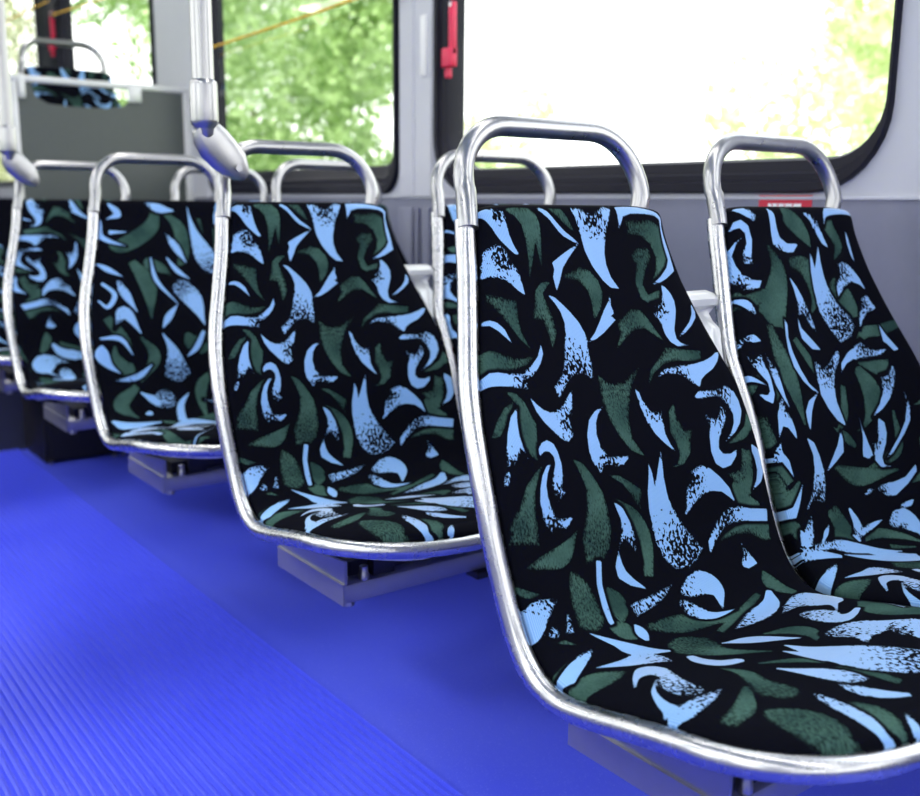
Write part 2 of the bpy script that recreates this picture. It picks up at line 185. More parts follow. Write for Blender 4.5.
PATTERNS['P2']={
 'blue':[
  (1,[(-213,527,7.3),(-108,547,7.4),(-11,610,10.3)]),
  (1,[(-215,529,10.1),(-193,539,8.5),(-147,559,3.5)]),
  (1,[(-162,530,2.3),(-122,545,10.5),(-16,585,1.6)]),
  (0,[(-139,557,1.2),(-69,588,8.5),(-11,619,9.1)]),
  (2,[(-72,491,3.4),(-69,517,8.6),(-82,536,8.4)]),
  (0,[(-80,534,4),(-41,526,4.8),(-6,522,1)]),
  (2,[(-195,501,1.6),(-190,515,7.5),(-170,489,6.6)]),
  (0,[(-166,527,0.6),(-151,515,4),(-136,505,0.7)]),
  (0,[(70,55,0.6),(81,44,3.1),(113,40,4.2),(162,39,4.2)]),
  (0,[(210,371,3.3),(213,390,13.8),(202,416,8.6),(180,437,1.4)]),
  (2,[(-179,166,3.1),(-161,177,6.1),(-152,197,1.2)]),
  (0,[(12,366,0.7),(13,392,4.1),(12,421,12.4)]),
  (2,[(139,490,1),(138,506,7.6),(138,526,10)]),
  (1,[(2,533,1.7),(20,531,10.5),(47,528,14.4),(64,543,10.6),(54,575,1.2)]),
  (2,[(-184,603,1.1),(-149,615,9.3),(-117,622,15),(-104,653,1.9)]),
  (1,[(-166,569,5.1),(-192,582,7.6),(-218,595,8.9)]),
  (2,[(-194,676,1.9),(-172,658,5.4),(-147,654,13.5),(-150,678,9.6),(-169,708,14.5),(-175,732,16.4)]),
  (2,[(-168,681,1.1),(-195,703,3.2),(-210,730,5.6),(-212,754,10.1),(-182,756,9.3),(-142,750,3.2)]),
  (0,[(-79,648,5.8),(-85,668,8.9),(-80,691,10.7),(-60,700,7.7)]),
  (2,[(140,575,5.1),(120,600,11),(77,613,12.3),(19,621,2.6)]),
  (1,[(92,636,2.5),(142,624,13.9),(175,636,24.9),(164,666,6.6),(134,692,0.5)]),
  (1,[(113,652,5.8),(122,673,16.8),(117,701,13.4),(136,708,7),(161,701,4.1)]),
  (0,[(-18,641,1.9),(14,664,12.1),(42,705,1.9)]),
  (2,[(144,765,1.5),(122,753,10.4),(97,743,21.9),(68,726,13)]),
  (2,[(93,745,9.2),(74,762,6.3),(56,778,0.6)]),
  (2,[(12,704,2.3),(11,738,12.7),(20,778,25.9),(39,809,28),(62,833,24.9)]),
  (0,[(-7,716,2.1),(-4,741,8.1),(0,764,11.8)]),
  (2,[(-62,746,1.5),(-50,775,9.3),(-34,803,13.8),(-16,827,2.6)]),
  (1,[(-56,805,1.4),(-51,831,9),(-36,849,7),(-16,862,3.1)]),
  (1,[(-94,806,3),(-98,829,7.9),(-102,862,9),(-109,889,5.1),(-98,903,1.6)]),
  (1,[(-47,872,1.6),(-63,889,3.6),(-74,902,4.1)]),
  (1,[(209,667,0.4),(209,697,0.4),(192,742,1.2)]),
  (1,[(209,715,0.4),(209,723,0.4),(209,736,0.4)]),
  (1,[(117,783,15.5),(134,787,19.5),(115,807,8.6)]),
  (0,[(211,739,0.4),(211,751,0.4),(208,765,0.4)]),
  ((-92, 46, 18),[(-151.5,33.8),(-127,36.7),(-87.1,41.1),(-85.3,52),(-102.7,51.3),(-118.4,45.1),(-134.8,39.4)]),
  ((-139, 115, 23),[(-152.9,61),(-142.9,49.7),(-129.4,48.2),(-116.9,54.7),(-115.8,75.6),(-126.7,103.9),(-124.1,113.4),(-144.8,123.6),(-149.5,111.2),(-141.2,95.5),(-129.1,82.2),(-126.3,65),(-134,56.6),(-144,57.6)]),
  ((-161, 145, 21),[(-132.5,70.8),(-147.1,80.2),(-158.9,97.6),(-159.1,114.4),(-154.2,127.2),(-138.8,138.3),(-120.2,140.7),(-129.4,150.7),(-162.7,155.7),(-175.1,137.9),(-170.2,112.4),(-161,90),(-149,78.7)]),
  ((-58, 94, 12),[(-61.7,39),(-50.4,42.6),(-52.5,55.4),(-50,74.5),(-35.5,84.8),(-9.2,85.3),(-26.5,98.6),(-60.3,99),(-70.4,84.2),(-67.5,61.5),(-65.1,47.9)]),
  ((52, 45, 20),[(22.3,42.9),(61.3,43.6),(57.3,54.3),(61.5,76.2),(66.1,93.1),(53,86.5),(42.6,62.4),(32.7,49.4)]),
  ((45, 218, 60),[(13.9,100.5),(16.4,112.9),(16.3,127.5),(41.1,88.5),(35.8,113.4),(34.5,140.5),(38.7,162.8),(54.9,188.6),(73.7,207.5),(78.3,225.6),(58.4,244.3),(27.3,250.4),(15.7,235.7),(4,212.6),(-2,192.6),(0.3,161),(4.7,132)]),
  ((-39, 198, 24),[(-52.7,137.2),(-41.9,151.9),(-32.3,173.9),(-24.2,198.6),(-25,225.3),(-36,214.9),(-47.8,199.7),(-57.1,199.1),(-49.3,177.9),(-49.5,156.4)]),
  (None,[(-60.1,201.4),(-58.8,218.3),(-45.6,233.6),(-28.5,255.6),(-48.3,252.9),(-65.4,234.7),(-64.4,217.9)]),
  ((80, 132, 35),[(74,118.3),(94,115.1),(112.4,125.7),(128.1,146.7),(135.6,166.3),(123,156.8),(104.1,152.2),(80,159.9),(57.2,175),(61.4,156.5),(74,137.1)]),
  (None,[(127.2,62.6),(129.1,79.2),(128,120.9),(122.3,105.4),(121.8,84.5)]),
  ((115, 190, 29),[(113.1,176.9),(135.2,175.4),(141.2,188.7),(148.4,199.6),(123.3,205.9),(100.9,217.2),(87.3,231.5),(98.2,206.7),(107.7,192)]),
  (None,[(140.5,228),(150.3,247.2),(168.5,272.5),(154.4,273.9),(142.4,259.7),(136,256.5)]),
  ((-192, 223, 19),[(-200.5,220.2),(-181.4,216.8),(-169.5,221),(-162.2,231.3),(-174.8,232.1),(-190.7,231.8),(-205.1,238.4)]),
  ((-188, 253, 22),[(-198.6,243.3),(-192.4,251.7),(-171.7,250.2),(-172.7,264.1),(-171,284.9),(-175.1,311.3),(-184,323.2),(-194.8,316.9),(-200.9,306.8),(-188.1,310.5),(-181.6,305.9),(-179.6,292.8),(-188.4,277.9),(-197.3,262.5),(-200.4,252.5)]),
  (None,[(-213.3,272.9),(-202.1,279.7),(-183.1,296.8),(-198.6,289.4),(-213.8,283)]),
  ((-155, 261, 30),[(-164.4,245.2),(-157.5,254.1),(-149.1,275.8),(-152.2,293.8),(-154.2,316),(-153.2,333.7),(-159.8,319.8),(-165.5,299.1),(-168.3,273.9),(-167.8,257.8)]),
  ((-160, 333, 16),[(-164.1,318.2),(-158.8,324.3),(-157.5,341.9),(-155.2,365.7),(-157.2,378.1),(-169.7,359.7),(-179.3,356.2),(-192.3,371),(-183,340.7),(-172.5,324.9)]),
  (None,[(-93,202.1),(-90.2,211.7),(-97.8,230.3),(-99.4,254),(-95.9,280.2),(-86.8,304.1),(-71.4,318.2),(-84.5,313.5),(-99,298.5),(-109.1,276.9),(-108.5,253.4),(-103.2,230)]),
  (None,[(-70.2,317.7),(-88.8,329.6),(-102.6,343.9),(-120.7,371.3),(-120.5,355.2),(-117.5,342.4),(-101.9,328.4)]),
  ((-30, 279, 45),[(-55,265.2),(-49.7,272.8),(-33.8,278.9),(13.3,258.7),(12.1,270.9),(-10.5,292.9),(-27.1,314.9),(-33.4,337.4),(-26.8,373.3),(-44.4,363.4),(-58.7,343.9),(-67,322.6),(-62.9,295.2)]),
  ((85, 258, 40),[(2.5,294.1),(10.4,280.4),(31.6,267.7),(58.7,255.2),(79.3,247),(92.7,258.4),(107.3,267.5),(136.9,269.2),(112.9,278.3),(79.9,279.9),(41.8,277.3),(23.5,281.7)]),
  ((108, 308, 37),[(135.6,294.6),(137.6,306.1),(124.6,327),(102.5,346.1),(76.2,359.5),(44.2,369.5),(72,351.9),(89.7,332.5),(93.1,308.6),(116.4,306.3)]),
  ((139, 346, 30),[(134.7,330.6),(146.2,339.3),(147.7,363.7),(135.8,385.9),(112.9,404.2),(76.4,427.5),(56,434.6),(100.8,404.9),(124.5,384.4),(134.3,362.1)]),
  ((35, 401, 24),[(58.8,372.1),(71.1,380.6),(70.6,396.8),(62.8,412.1),(45.7,430.8),(46.9,442.7),(64.6,447.7),(38.1,444.8),(27.1,432.7),(30.4,414.6),(22.9,403.1),(42.1,404.6)]),
  (None,[(-43.2,378.8),(-42.2,391.1),(-47.6,409.5),(-72.7,420.6),(-104.5,432.7),(-80.6,415),(-59.2,397.9)]),
  ((-138, 466, 45),[(-133.6,378),(-117.9,387.3),(-111.8,406.4),(-109,428.7),(-112.1,450.2),(-122.1,473),(-131.8,475.8),(-154.1,467.6),(-171.4,477.7),(-172.6,473.1),(-151.6,450.6),(-134.5,427.2),(-127,404.4)]),
  ((-181, 512, 15),[(-168.3,484.9),(-176.6,513),(-190.3,531.1),(-202.6,526.8),(-197.5,503),(-191.5,509.2),(-180.6,500.4)]),
  (None,[(-137.1,503.5),(-152.8,518.4),(-166.2,530.5),(-171.1,528),(-153.2,513.4)]),
  ((14, 477, 29),[(-27.6,479.6),(-10.3,470.8),(23.2,468.2),(57,471.5),(90.2,468.6),(125.2,453.7),(122.2,464.2),(92.4,478.7),(53.4,491.4),(30.6,489.7),(5.5,478.2)]),
  ((-60, 509, 27),[(-71.4,490.7),(-61.8,506.6),(-64.4,521),(-39.5,520.8),(-4.5,520.2),(-39.8,531.1),(-68.7,535.8),(-85.6,545),(-93.1,530.8),(-76.8,523.6),(-74.3,506.8)]),
  ((42, 509, 24),[(29.6,509.2),(51.8,506),(92.2,505),(78.1,513.8),(41.2,515.3)]),
  ((29, 535, 25),[(31.7,527.8),(57.6,539.6),(71.8,563.1),(53.8,560.8),(16.2,541)]),
  ((-208, 389, 16),[(-220,387.6),(-206.7,386),(-191.1,377.3),(-191.6,391.8),(-183.8,403.5),(-182.3,427.1),(-188.8,415.4),(-196,403.6),(-211.3,403),(-220,401.6)]),
  (None,[(-220,477.2),(-217.7,471.1),(-196.1,467.1),(-166.6,438.2),(-179.3,459.6),(-196.1,482.1),(-210.7,481.1),(-220,483.9)]),
 ],
 'green':[
  (0,[(-25,44,11.3),(8,65,15.1),(20,91,2.9)]),
  (1,[(-84,85,5.4),(-76,131,16.4),(-119,196,23.8)]),
  (1,[(-187,167,12.1),(-132,164,10.4),(-89,160,2)]),
  (0,[(82,57,13.2),(95,89,10.4),(73,114,2.3)]),
  (1,[(-133,208,9),(-129,284,16.1),(-129,360,3.4)]),
  (0,[(-83,235,6.8),(-65,273,8.5),(-55,309,2.1)]),
  (0,[(46,296,12.7),(60,336,22.9),(27,374,7.3),(-6,386,1.3)]),
  (0,[(100,366,4),(88,424,10.5),(-9,445,1.7)]),
  (1,[(-215,344,13.6),(-209,383,11.6),(-190,431,8.4)]),
  (0,[(-6,316,6.3),(-25,359,8.4),(-55,380,1.5)]),
  (1,[(-81,426,6.2),(-25,450,12.2),(80,455,2.1)]),
  (1,[(-220,423,16.9),(-211,457,14.6),(-197,483,3.4)]),
  (1,[(-107,484,9.8),(-107,527,19.3)]),
  (0,[(53,283,4.8),(102,297,13),(130,287,2.2)]),
  (0,[(-87,545,2.1),(-32,540,9),(20,559,7.3),(45,581,3.5)]),
  (0,[(-220,466,5.5),(-199,457,9.4),(-173,436,4.4)]),
  (0,[(-121,490,9.7),(-115,512,12.6),(-134,528,4.8)]),
  (0,[(-220,483,1.9),(-202,494,8),(-201,517,2.8)]),
  (1,[(-41,115,9.5),(-10,122,15.3),(5,146,16.7),(-2,175,9.4),(-27,201,1.1)]),
  (1,[(60,159,18.6),(74,185,20.4),(98,210,2.2)]),
  (1,[(14,219,1.2),(36,195,10.1),(68,179,13.5)]),
  (0,[(221,224,7.3),(141,236,9.4),(95,238,9.1),(53,264,2.7)]),
  (0,[(-182,262,1.3),(-164,275,10.8),(-163,299,12),(-164,337,1.5)]),
  (1,[(-175,258,2.6),(-161,280,9.1),(-164,311,11.2),(-168,342,1)]),
  (0,[(-175,272,0.9),(-203,291,5.8),(-225,319,3.8)]),
  (0,[(-59,372,0.9),(-32,390,8.1),(-14,405,4.5)]),
  (0,[(-213,532,0.9),(-199,543,3.1),(-183,555,0.8)]),
  (0,[(153,417,6.1),(160,435,10.4),(192,452,2.8)]),
  (0,[(102,479,2.3),(144,473,8.2),(190,481,7.1)]),
  (0,[(228,336,4.4),(194,357,4.7),(151,365,0.7)]),
  (0,[(183,375,3.8),(185,399,10.7),(169,424,14.6)]),
  (0,[(153,540,3.1),(154,563,12.9),(172,597,7.6)]),
  (0,[(235,573,10.2),(213,624,0.4),(209,651,0.4),(149,688,0.6)]),
  (0,[(120,573,5.3),(70,594,7.6),(14,613,7)]),
  (0,[(236,561,5.8),(211,629,0.4),(209,694,0.4)]),
  (0,[(211,649,0.4),(208,695,0.4),(209,726,0.4),(189,751,1.6)]),
  (0,[(191,685,6.3),(174,726,24.7),(185,763,18.4)]),
  (0,[(35,658,2.4),(63,682,14.5),(59,708,10.1),(42,724,2)]),
  (0,[(-25,569,5.5),(21,587,2.2)]),
  (1,[(-49,620,30),(-45,660,16),(-13,707,2)]),
  (0,[(-58,722,2.3),(-25,747,7.2),(-14,773,2)]),
  (2,[(-97,704,1.4),(-94,732,8.8),(-111,764,12.3),(-118,790,20.5)]),
  (2,[(-131,764,3.6),(-175,794,8.8),(-204,799,8.9)]),
  (3,[(-165,821,14.5),(-153,847,22.1),(-149,874,13.5),(-139,890,7.1)]),
  (1,[(-91,844,10.3),(-81,866,13.8),(-90,888,8.5),(-87,903,1.4)]),
  (1,[(-22,781,1.9),(-8,805,6.7),(0,842,5.5)]),
  (2,[(-219,618,13.3),(-195,629,14.9),(-168,635,5.7)]),
  (0,[(-230,586,6.2),(-211,583,7.6),(-181,570,4.6)]),
 ],
}
PATTERNS['P3']={
 'blue':[
  (0,[(-135,41,3.1),(-118,58,7.8),(-143,68,1.8)]),
  (0,[(-143,102,5),(-104,103,1.5)]),
  (2,[(17,52,1.5),(-24,48,6.3),(-56,39,2.7)]),
  (2,[(51,47,1.6),(57,105,10.6),(73,162,22.6),(88,198,21.7)]),
  (1,[(-19,97,2.1),(4,140,8.5),(24,181,1.6)]),
  (0,[(-22,167,2.1),(-2,200,6.5),(24,222,1.6)]),
  (0,[(-60,166,2),(-56,223,5.2),(-18,282,1.6)]),
  (0,[(-17,284,1.4),(-46,314,8.1),(-67,342,1.3)]),
  (1,[(0,244,24.8),(23,278,20),(38,341,1.5)]),
  (1,[(-149,213,3.9),(-137,251,10),(-117,299,1.5)]),
  (0,[(-182,225,3.8),(-160,255,5.5),(-181,284,4.6),(-198,266,2.4)]),
  (1,[(-177,337,1.7),(-147,299,12.8),(-118,350,2)]),
  (0,[(-211,355,2.7),(-168,360,5.7),(-145,398,1.4)]),
  (2,[(-69,351,2),(-51,394,13.8),(-49,446,30)]),
  (0,[(31,354,4.7),(8,389,6.5),(-21,411,1.4)]),
  (1,[(-211,452,2.7),(-146,448,6.3),(-105,422,1.8)]),
  (2,[(-144,484,2.5),(-113,507,13.9),(-87,507,25.6)]),
  (0,[(-31,495,1.8),(-58,526,8.3),(-67,576,10.1)]),
  (0,[(-143,543,3.7),(-133,541,7.3)]),
  (0,[(-218,548,4.2),(-184,584,17.1),(-117,578,3.7)]),
  (0,[(-180,753,0.4),(-69,598,17.2),(11,621,12.1)]),
  (0,[(-165,882,2.4),(-53,772,0.4)]),
  (0,[(-212,617,7),(-198,804,5.4)]),
  (1,[(145,38,6.7),(133,48,8.8),(122,65,6.8),(111,88,0.8)]),
  (2,[(161,86,18.8),(148,97,14.6),(135,112,11.7),(124,124,9),(116,140,1.7)]),
  (0,[(-162,42,4.8),(-160,77,5.4),(-163,106,5.7),(-146,124,5),(-111,137,0.7)]),
  (0,[(-185,173,1.5),(-163,192,6.9),(-132,212,0.9)]),
  (0,[(-210,371,3.3),(-213,390,13.8),(-202,416,8.6),(-180,437,1.4)]),
  (2,[(179,166,3.1),(161,177,6.1),(152,197,1.2)]),
  (2,[(151,268,0.8),(136,288,7.9),(120,301,11.8),(105,312,15.1)]),
  (2,[(79,265,1.9),(96,286,11.4),(105,306,12),(111,321,8)]),
  (2,[(174,277,0.8),(187,299,6.9),(197,322,12.1),(209,352,13)]),
  (2,[(161,336,1.4),(150,323,4.7),(138,335,8.3),(139,357,9.2),(148,383,9.6)]),
  (0,[(147,345,0.9),(163,363,4.7),(172,384,5.3),(175,398,6.1)]),
  (2,[(167,368,5.4),(170,388,7.4),(166,407,10.5),(151,412,7),(132,411,1.8)]),
  (2,[(60,404,1),(48,427,9),(45,453,13.2),(41,479,6.6)]),
  (1,[(71,462,2.6),(72,485,9.9),(62,500,7.3),(43,514,0.6)]),
  (0,[(106,465,3),(116,498,5.8),(120,521,6.7),(119,545,1.7)]),
  (1,[(182,494,4.5),(211,503,11.7),(224,521,10.2),(230,531,5.7)]),
  (3,[(199,523,4),(203,533,7.6)]),
  (3,[(175,513,3.6),(183,536,6.8)]),
  (3,[(-2,517,2.5),(33,528,7.4),(78,535,9.1)]),
  (0,[(89,552,1.1),(86,567,8.2),(87,582,4)]),
  (0,[(158,546,1.2),(132,571,7),(115,595,12.8),(80,617,3.5)]),
  (2,[(184,603,1.1),(149,615,9.3),(117,622,15),(104,653,1.9)]),
  (1,[(166,569,5.1),(192,582,7.6),(218,595,8.9)]),
  (2,[(194,676,1.9),(172,658,5.4),(147,654,13.5),(150,678,9.6),(169,708,14.5),(175,732,16.4)]),
  (2,[(168,681,1.1),(195,703,3.2),(210,730,5.6),(212,754,10.1),(182,756,9.3),(142,750,3.2)]),
  (0,[(79,648,5.8),(85,668,8.9),(80,691,10.7),(60,700,7.7)]),
  (1,[(-92,636,2.5),(-142,624,13.9),(-175,636,24.9),(-164,666,6.6),(-134,692,0.5)]),
  (0,[(18,641,1.9),(-14,664,12.1),(-42,705,1.9)]),
  (2,[(-144,765,1.5),(-122,753,10.4),(-97,743,21.9),(-68,726,13)]),
  (2,[(-12,704,2.3),(-11,738,12.7),(-20,778,25.9),(-39,809,28),(-62,833,24.9)]),
  (0,[(7,716,2.1),(4,741,8.1),(0,764,11.8)]),
  (2,[(62,746,1.5),(50,775,9.3),(34,803,13.8),(16,827,2.6)]),
  (1,[(56,805,1.4),(51,831,9),(36,849,7),(16,862,3.1)]),
  (1,[(94,806,3),(98,829,7.9),(102,862,9),(109,889,5.1),(98,903,1.6)]),
  (1,[(47,872,1.6),(63,889,3.6),(74,902,4.1)]),
  (1,[(-209,667,0.4),(-209,697,0.4),(-192,742,1.2)]),
  (1,[(-117,783,15.5),(-134,787,19.5),(-115,807,8.6)]),
  (0,[(-211,739,0.4),(-211,751,0.4),(-208,765,0.4)]),
 ],
 'green':[
  (0,[(-27,44,9.7),(-49,94,18),(-125,137,16.9),(-150,119,4.9)]),
  (0,[(-104,177,12.2),(-79,233,20.8),(-87,317,2.8)]),
  (0,[(43,359,1.8),(0,379,16.8),(-8,360,10.1)]),
  (0,[(-187,311,11.2),(-159,364,12.4),(-148,401,2.8)]),
  (0,[(-150,471,9.7),(-192,510,17.1),(-163,554,3.5)]),
  (0,[(-14,48,4.6),(22,95,15.8),(19,165,14.5),(-1,190,1.8)]),
  (0,[(-121,357,3.9),(-96,405,14.1),(-138,458,5.3)]),
  (0,[(108,95,3.2),(111,158,13.2),(81,229,2.9)]),
  (0,[(38,445,4.7),(-1,490,14.2),(-9,575,3.8)]),
  (0,[(-150,591,4.5),(-189,845,11.1),(-128,877,3.8)]),
  (0,[(75,71,4.7),(80,111,0.8)]),
  (2,[(196,214,15.1),(156,211,13.9),(120,219,5.3)]),
  (1,[(-14,219,1.2),(-36,195,10.1),(-68,179,13.5)]),
  (0,[(182,262,1.3),(164,275,10.8),(163,299,12),(164,337,1.5)]),
  (1,[(175,258,2.6),(161,280,9.1),(164,311,11.2),(168,342,1)]),
  (0,[(175,272,0.9),(203,291,5.8),(225,319,3.8)]),
  (2,[(112,344,0.8),(92,373,9.6),(84,405,12),(87,423,18.7),(109,450,21.4)]),
  (0,[(59,372,0.9),(32,390,8.1),(14,405,4.5)]),
  (2,[(162,347,3.5),(183,362,8.8),(200,383,9.8),(214,414,15.5)]),
  (2,[(130,426,1.1),(159,448,9.8),(191,451,7),(222,454,0.6)]),
  (3,[(153,470,5.1),(148,494,15.2),(147,531,18)]),
  (0,[(106,500,5.4),(99,522,14.6),(103,541,6.2)]),
  (0,[(229,470,2.3),(217,481,4),(201,485,0.6)]),
  (0,[(123,545,6.3),(108,558,13.4),(99,575,3.1)]),
  (1,[(73,562,6.4),(27,574,14.1),(-30,584,11),(-65,598,9.4)]),
  (0,[(213,532,0.9),(199,543,3.1),(183,555,0.8)]),
  (0,[(-153,417,6.1),(-160,435,10.4),(-192,452,2.8)]),
  (0,[(-183,375,3.8),(-185,399,10.7),(-169,424,14.6)]),
  (0,[(-235,573,10.2),(-213,624,0.4),(-209,651,0.4),(-149,688,0.6)]),
  (0,[(-120,573,5.3),(-70,594,7.6),(-14,613,7)]),
  (0,[(-236,561,5.8),(-211,629,0.4),(-209,694,0.4)]),
  (0,[(-211,649,0.4),(-208,695,0.4),(-209,726,0.4),(-189,751,1.6)]),
  (0,[(-35,658,2.4),(-63,682,14.5),(-59,708,10.1),(-42,724,2)]),
  (0,[(25,569,5.5),(-21,587,2.2)]),
  (1,[(49,620,30),(45,660,16),(13,707,2)]),
  (0,[(58,722,2.3),(25,747,7.2),(14,773,2)]),
  (2,[(97,704,1.4),(94,732,8.8),(111,764,12.3),(118,790,20.5)]),
  (2,[(131,764,3.6),(175,794,8.8),(204,799,8.9)]),
  (3,[(165,821,14.5),(153,847,22.1),(149,874,13.5),(139,890,7.1)]),
  (1,[(91,844,10.3),(81,866,13.8),(90,888,8.5),(87,903,1.4)]),
  (1,[(22,781,1.9),(8,805,6.7),(0,842,5.5)]),
  (2,[(219,618,13.3),(195,629,14.9),(168,635,5.7)]),
  (0,[(230,586,6.2),(211,583,7.6),(181,570,4.6)]),
 ],
}
def wrap_cloth(P,dv,mir):
    """the same cloth cut at another height"""
    o={'blue':[],'green':[]}
    for c in P:
        for fr,pts in P[c]:
            m=sum(p[1] for p in pts)/len(pts)+dv; k=-940 if m>930 else (940 if m<-20 else 0)
            sg=-1 if mir else 1
            f2=(sg*fr[0],fr[1]+dv+k,fr[2]) if isinstance(fr,tuple) else fr
            o[c].append((f2,[(sg*p[0],p[1]+dv+k)+tuple(p[2:]) for p in pts]))
    return o
PATTERNS['P4']=wrap_cloth(PATTERNS['P1'],-120,True)
PATTERNS['P5']=wrap_cloth(PATTERNS['P2'],150,True)
# ================================================================ blender side
import bpy, bmesh
from mathutils import Vector, Matrix
sc=bpy.context.scene
COL=sc.collection
rnd=random.Random(7)
FLOOR=-.92; XW=1.64; XL=-.83; CEIL=1.36

# ---------------------------------------------------------------- helpers
def tag(o,label=None,cat=None,group=None,kind=None):
    if label: o['label']=label
    if cat: o['category']=cat
    if group: o['group']=group
    if kind: o['kind']=kind
    return o
def empty(name,loc,rz=0,label=None,cat=None,group=None):
    o=bpy.data.objects.new(name,None); COL.objects.link(o); o.empty_display_size=.05
    o.location=loc; o.rotation_euler=(0,0,rz); return tag(o,label,cat,group)
class MB:
    """collects shapes into one mesh"""
    def __init__(s): s.v=[]; s.f=[]; s.sm=[]; s.mi=[]
    def add(s,V,Fc,smooth=False,mi=0):
        b=len(s.v); s.v+= [tuple(map(float,p)) for p in V]
        for f in Fc: s.f.append([b+i for i in f]); s.sm.append(smooth); s.mi.append(mi)
    def box(s,x0,x1,y0,y1,z0,z1,bev=0,mi=0):
        if bev<=0:
            V=[(x,y,z) for z in (z0,z1) for y in (y0,y1) for x in (x0,x1)]
            s.add(V,[(0,2,3,1),(4,5,7,6),(0,1,5,4),(2,6,7,3),(0,4,6,2),(1,3,7,5)],False,mi); return
        bm=bmesh.new(); bmesh.ops.create_cube(bm,size=1)
        for v in bm.verts: v.co=Vector(((x0+x1)/2+v.co.x*(x1-x0),(y0+y1)/2+v.co.y*(y1-y0),(z0+z1)/2+v.co.z*(z1-z0)))
        bmesh.ops.bevel(bm,geom=bm.edges[:],offset=bev,segments=2,profile=.5,affect='EDGES')
        bm.verts.index_update()
        s.add([v.co for v in bm.verts],[[v.index for v in f.verts] for f in bm.faces],False,mi); bm.free()
    def tube(s,path,r,n=14,closed=False,cap=True,flat=None,mi=0):
        P=[Vector(p) for p in path]; m=len(P); rs=r if hasattr(r,'__len__') else [r]*m
        tang=[]
        for i in range(m):
            if closed: t=P[(i+1)%m]-P[i-1]
            else: t=P[min(i+1,m-1)]-P[max(i-1,0)]
            tang.append(t.normalized())
        up=Vector((0,0,1)) if abs(tang[0].z)<.9 else Vector((0,1,0))
        nrm=(up-tang[0]*up.dot(tang[0])).normalized(); V=[]; F=[]
        for i in range(m):
            nrm=(nrm-tang[i]*nrm.dot(tang[i])).normalized(); b=tang[i].cross(nrm)
            for k in range(n):
                a=2*math.pi*k/n; V.append(P[i]+(nrm*math.cos(a)+b*math.sin(a))*rs[i])
        for i in range(m if closed else m-1):
            j=(i+1)%m
            for k in range(n): F.append((i*n+k,i*n+(k+1)%n,j*n+(k+1)%n,j*n+k))
        s.add(V,F,True,mi)
        if cap and not closed:
            b=len(s.v)-len(V)
            s.f.append([b+k for k in range(n)][::-1]); s.sm.append(False); s.mi.append(mi)
            s.f.append([b+(m-1)*n+k for k in range(n)]); s.sm.append(False); s.mi.append(mi)
    def lathe(s,prof,c,n=24,axis='z',mi=0):
        """prof: (radius, height) pairs"""
        V=[];F=[]
        for r,h in prof:
            for k in range(n):
                a=2*math.pi*k/n; p=(r*math.cos(a),r*math.sin(a),h)
                if axis=='y': p=(p[0],p[2],p[1])
                if axis=='x': p=(p[2],p[0],p[1])
                V.append((c[0]+p[0],c[1]+p[1],c[2]+p[2]))
        for i in range(len(prof)-1):
            for k in range(n): F.append((i*n+k,i*n+(k+1)%n,(i+1)*n+(k+1)%n,(i+1)*n+k))
        F.append(tuple(range(n))[::-1]); F.append(tuple((len(prof)-1)*n+k for k in range(n)))
        s.add(V,F,True,mi)
    def prism(s,poly,axis,a,b,mi=0):
        """poly in the two other axes (x: (y,z), y: (x,z), z: (x,y)), pushed from a to b"""
        n=len(poly)
        def P(p,t): return {'x':(t,p[0],p[1]),'y':(p[0],t,p[1]),'z':(p[0],p[1],t)}[axis]
        V=[P(p,a) for p in poly]+[P(p,b) for p in poly]
        F=[tuple(range(n))[::-1],tuple(range(n,2*n))]+[(i,(i+1)%n,n+(i+1)%n,n+i) for i in range(n)]
        s.add(V,F,False,mi)
    def build(s,name,mats,parent=None,auto=None):
        me=bpy.data.meshes.new(name); me.from_pydata(s.v,[],s.f)
        me.polygons.foreach_set('use_smooth',s.sm)
        for m in (mats if isinstance(mats,(list,tuple)) else [mats]): me.materials.append(m)
        if any(s.mi): me.polygons.foreach_set('material_index',s.mi)
        bm=bmesh.new(); bm.from_mesh(me); bmesh.ops.recalc_face_normals(bm,faces=bm.faces); bm.to_mesh(me); bm.free()
        me.update()
        me.set_sharp_from_angle(angle=math.radians(auto or 42))
        o=bpy.data.objects.new(name,me); COL.objects.link(o)
        if parent: o.parent=parent
        return o
def copy_tree(o,parent=None):
    c=o.copy(); COL.objects.link(c)
    if parent: c.parent=parent; c.matrix_parent_inverse=o.matrix_parent_inverse.copy()
    for ch in list(o.children): copy_tree(ch,c)
    return c
def rrect(y0,y1,z0,z1,r,n=8):
    """rounded rectangle loop, same vertex count for every call"""
    out=[]
    for cy,cz,a0 in ((y1-r,z0+r,-90),(y1-r,z1-r,0),(y0+r,z1-r,90),(y0+r,z0+r,180)):
        for k in range(n+1):
            a=math.radians(a0+90*k/n); out.append((cy+r*math.cos(a),cz+r*math.sin(a)))
    return out

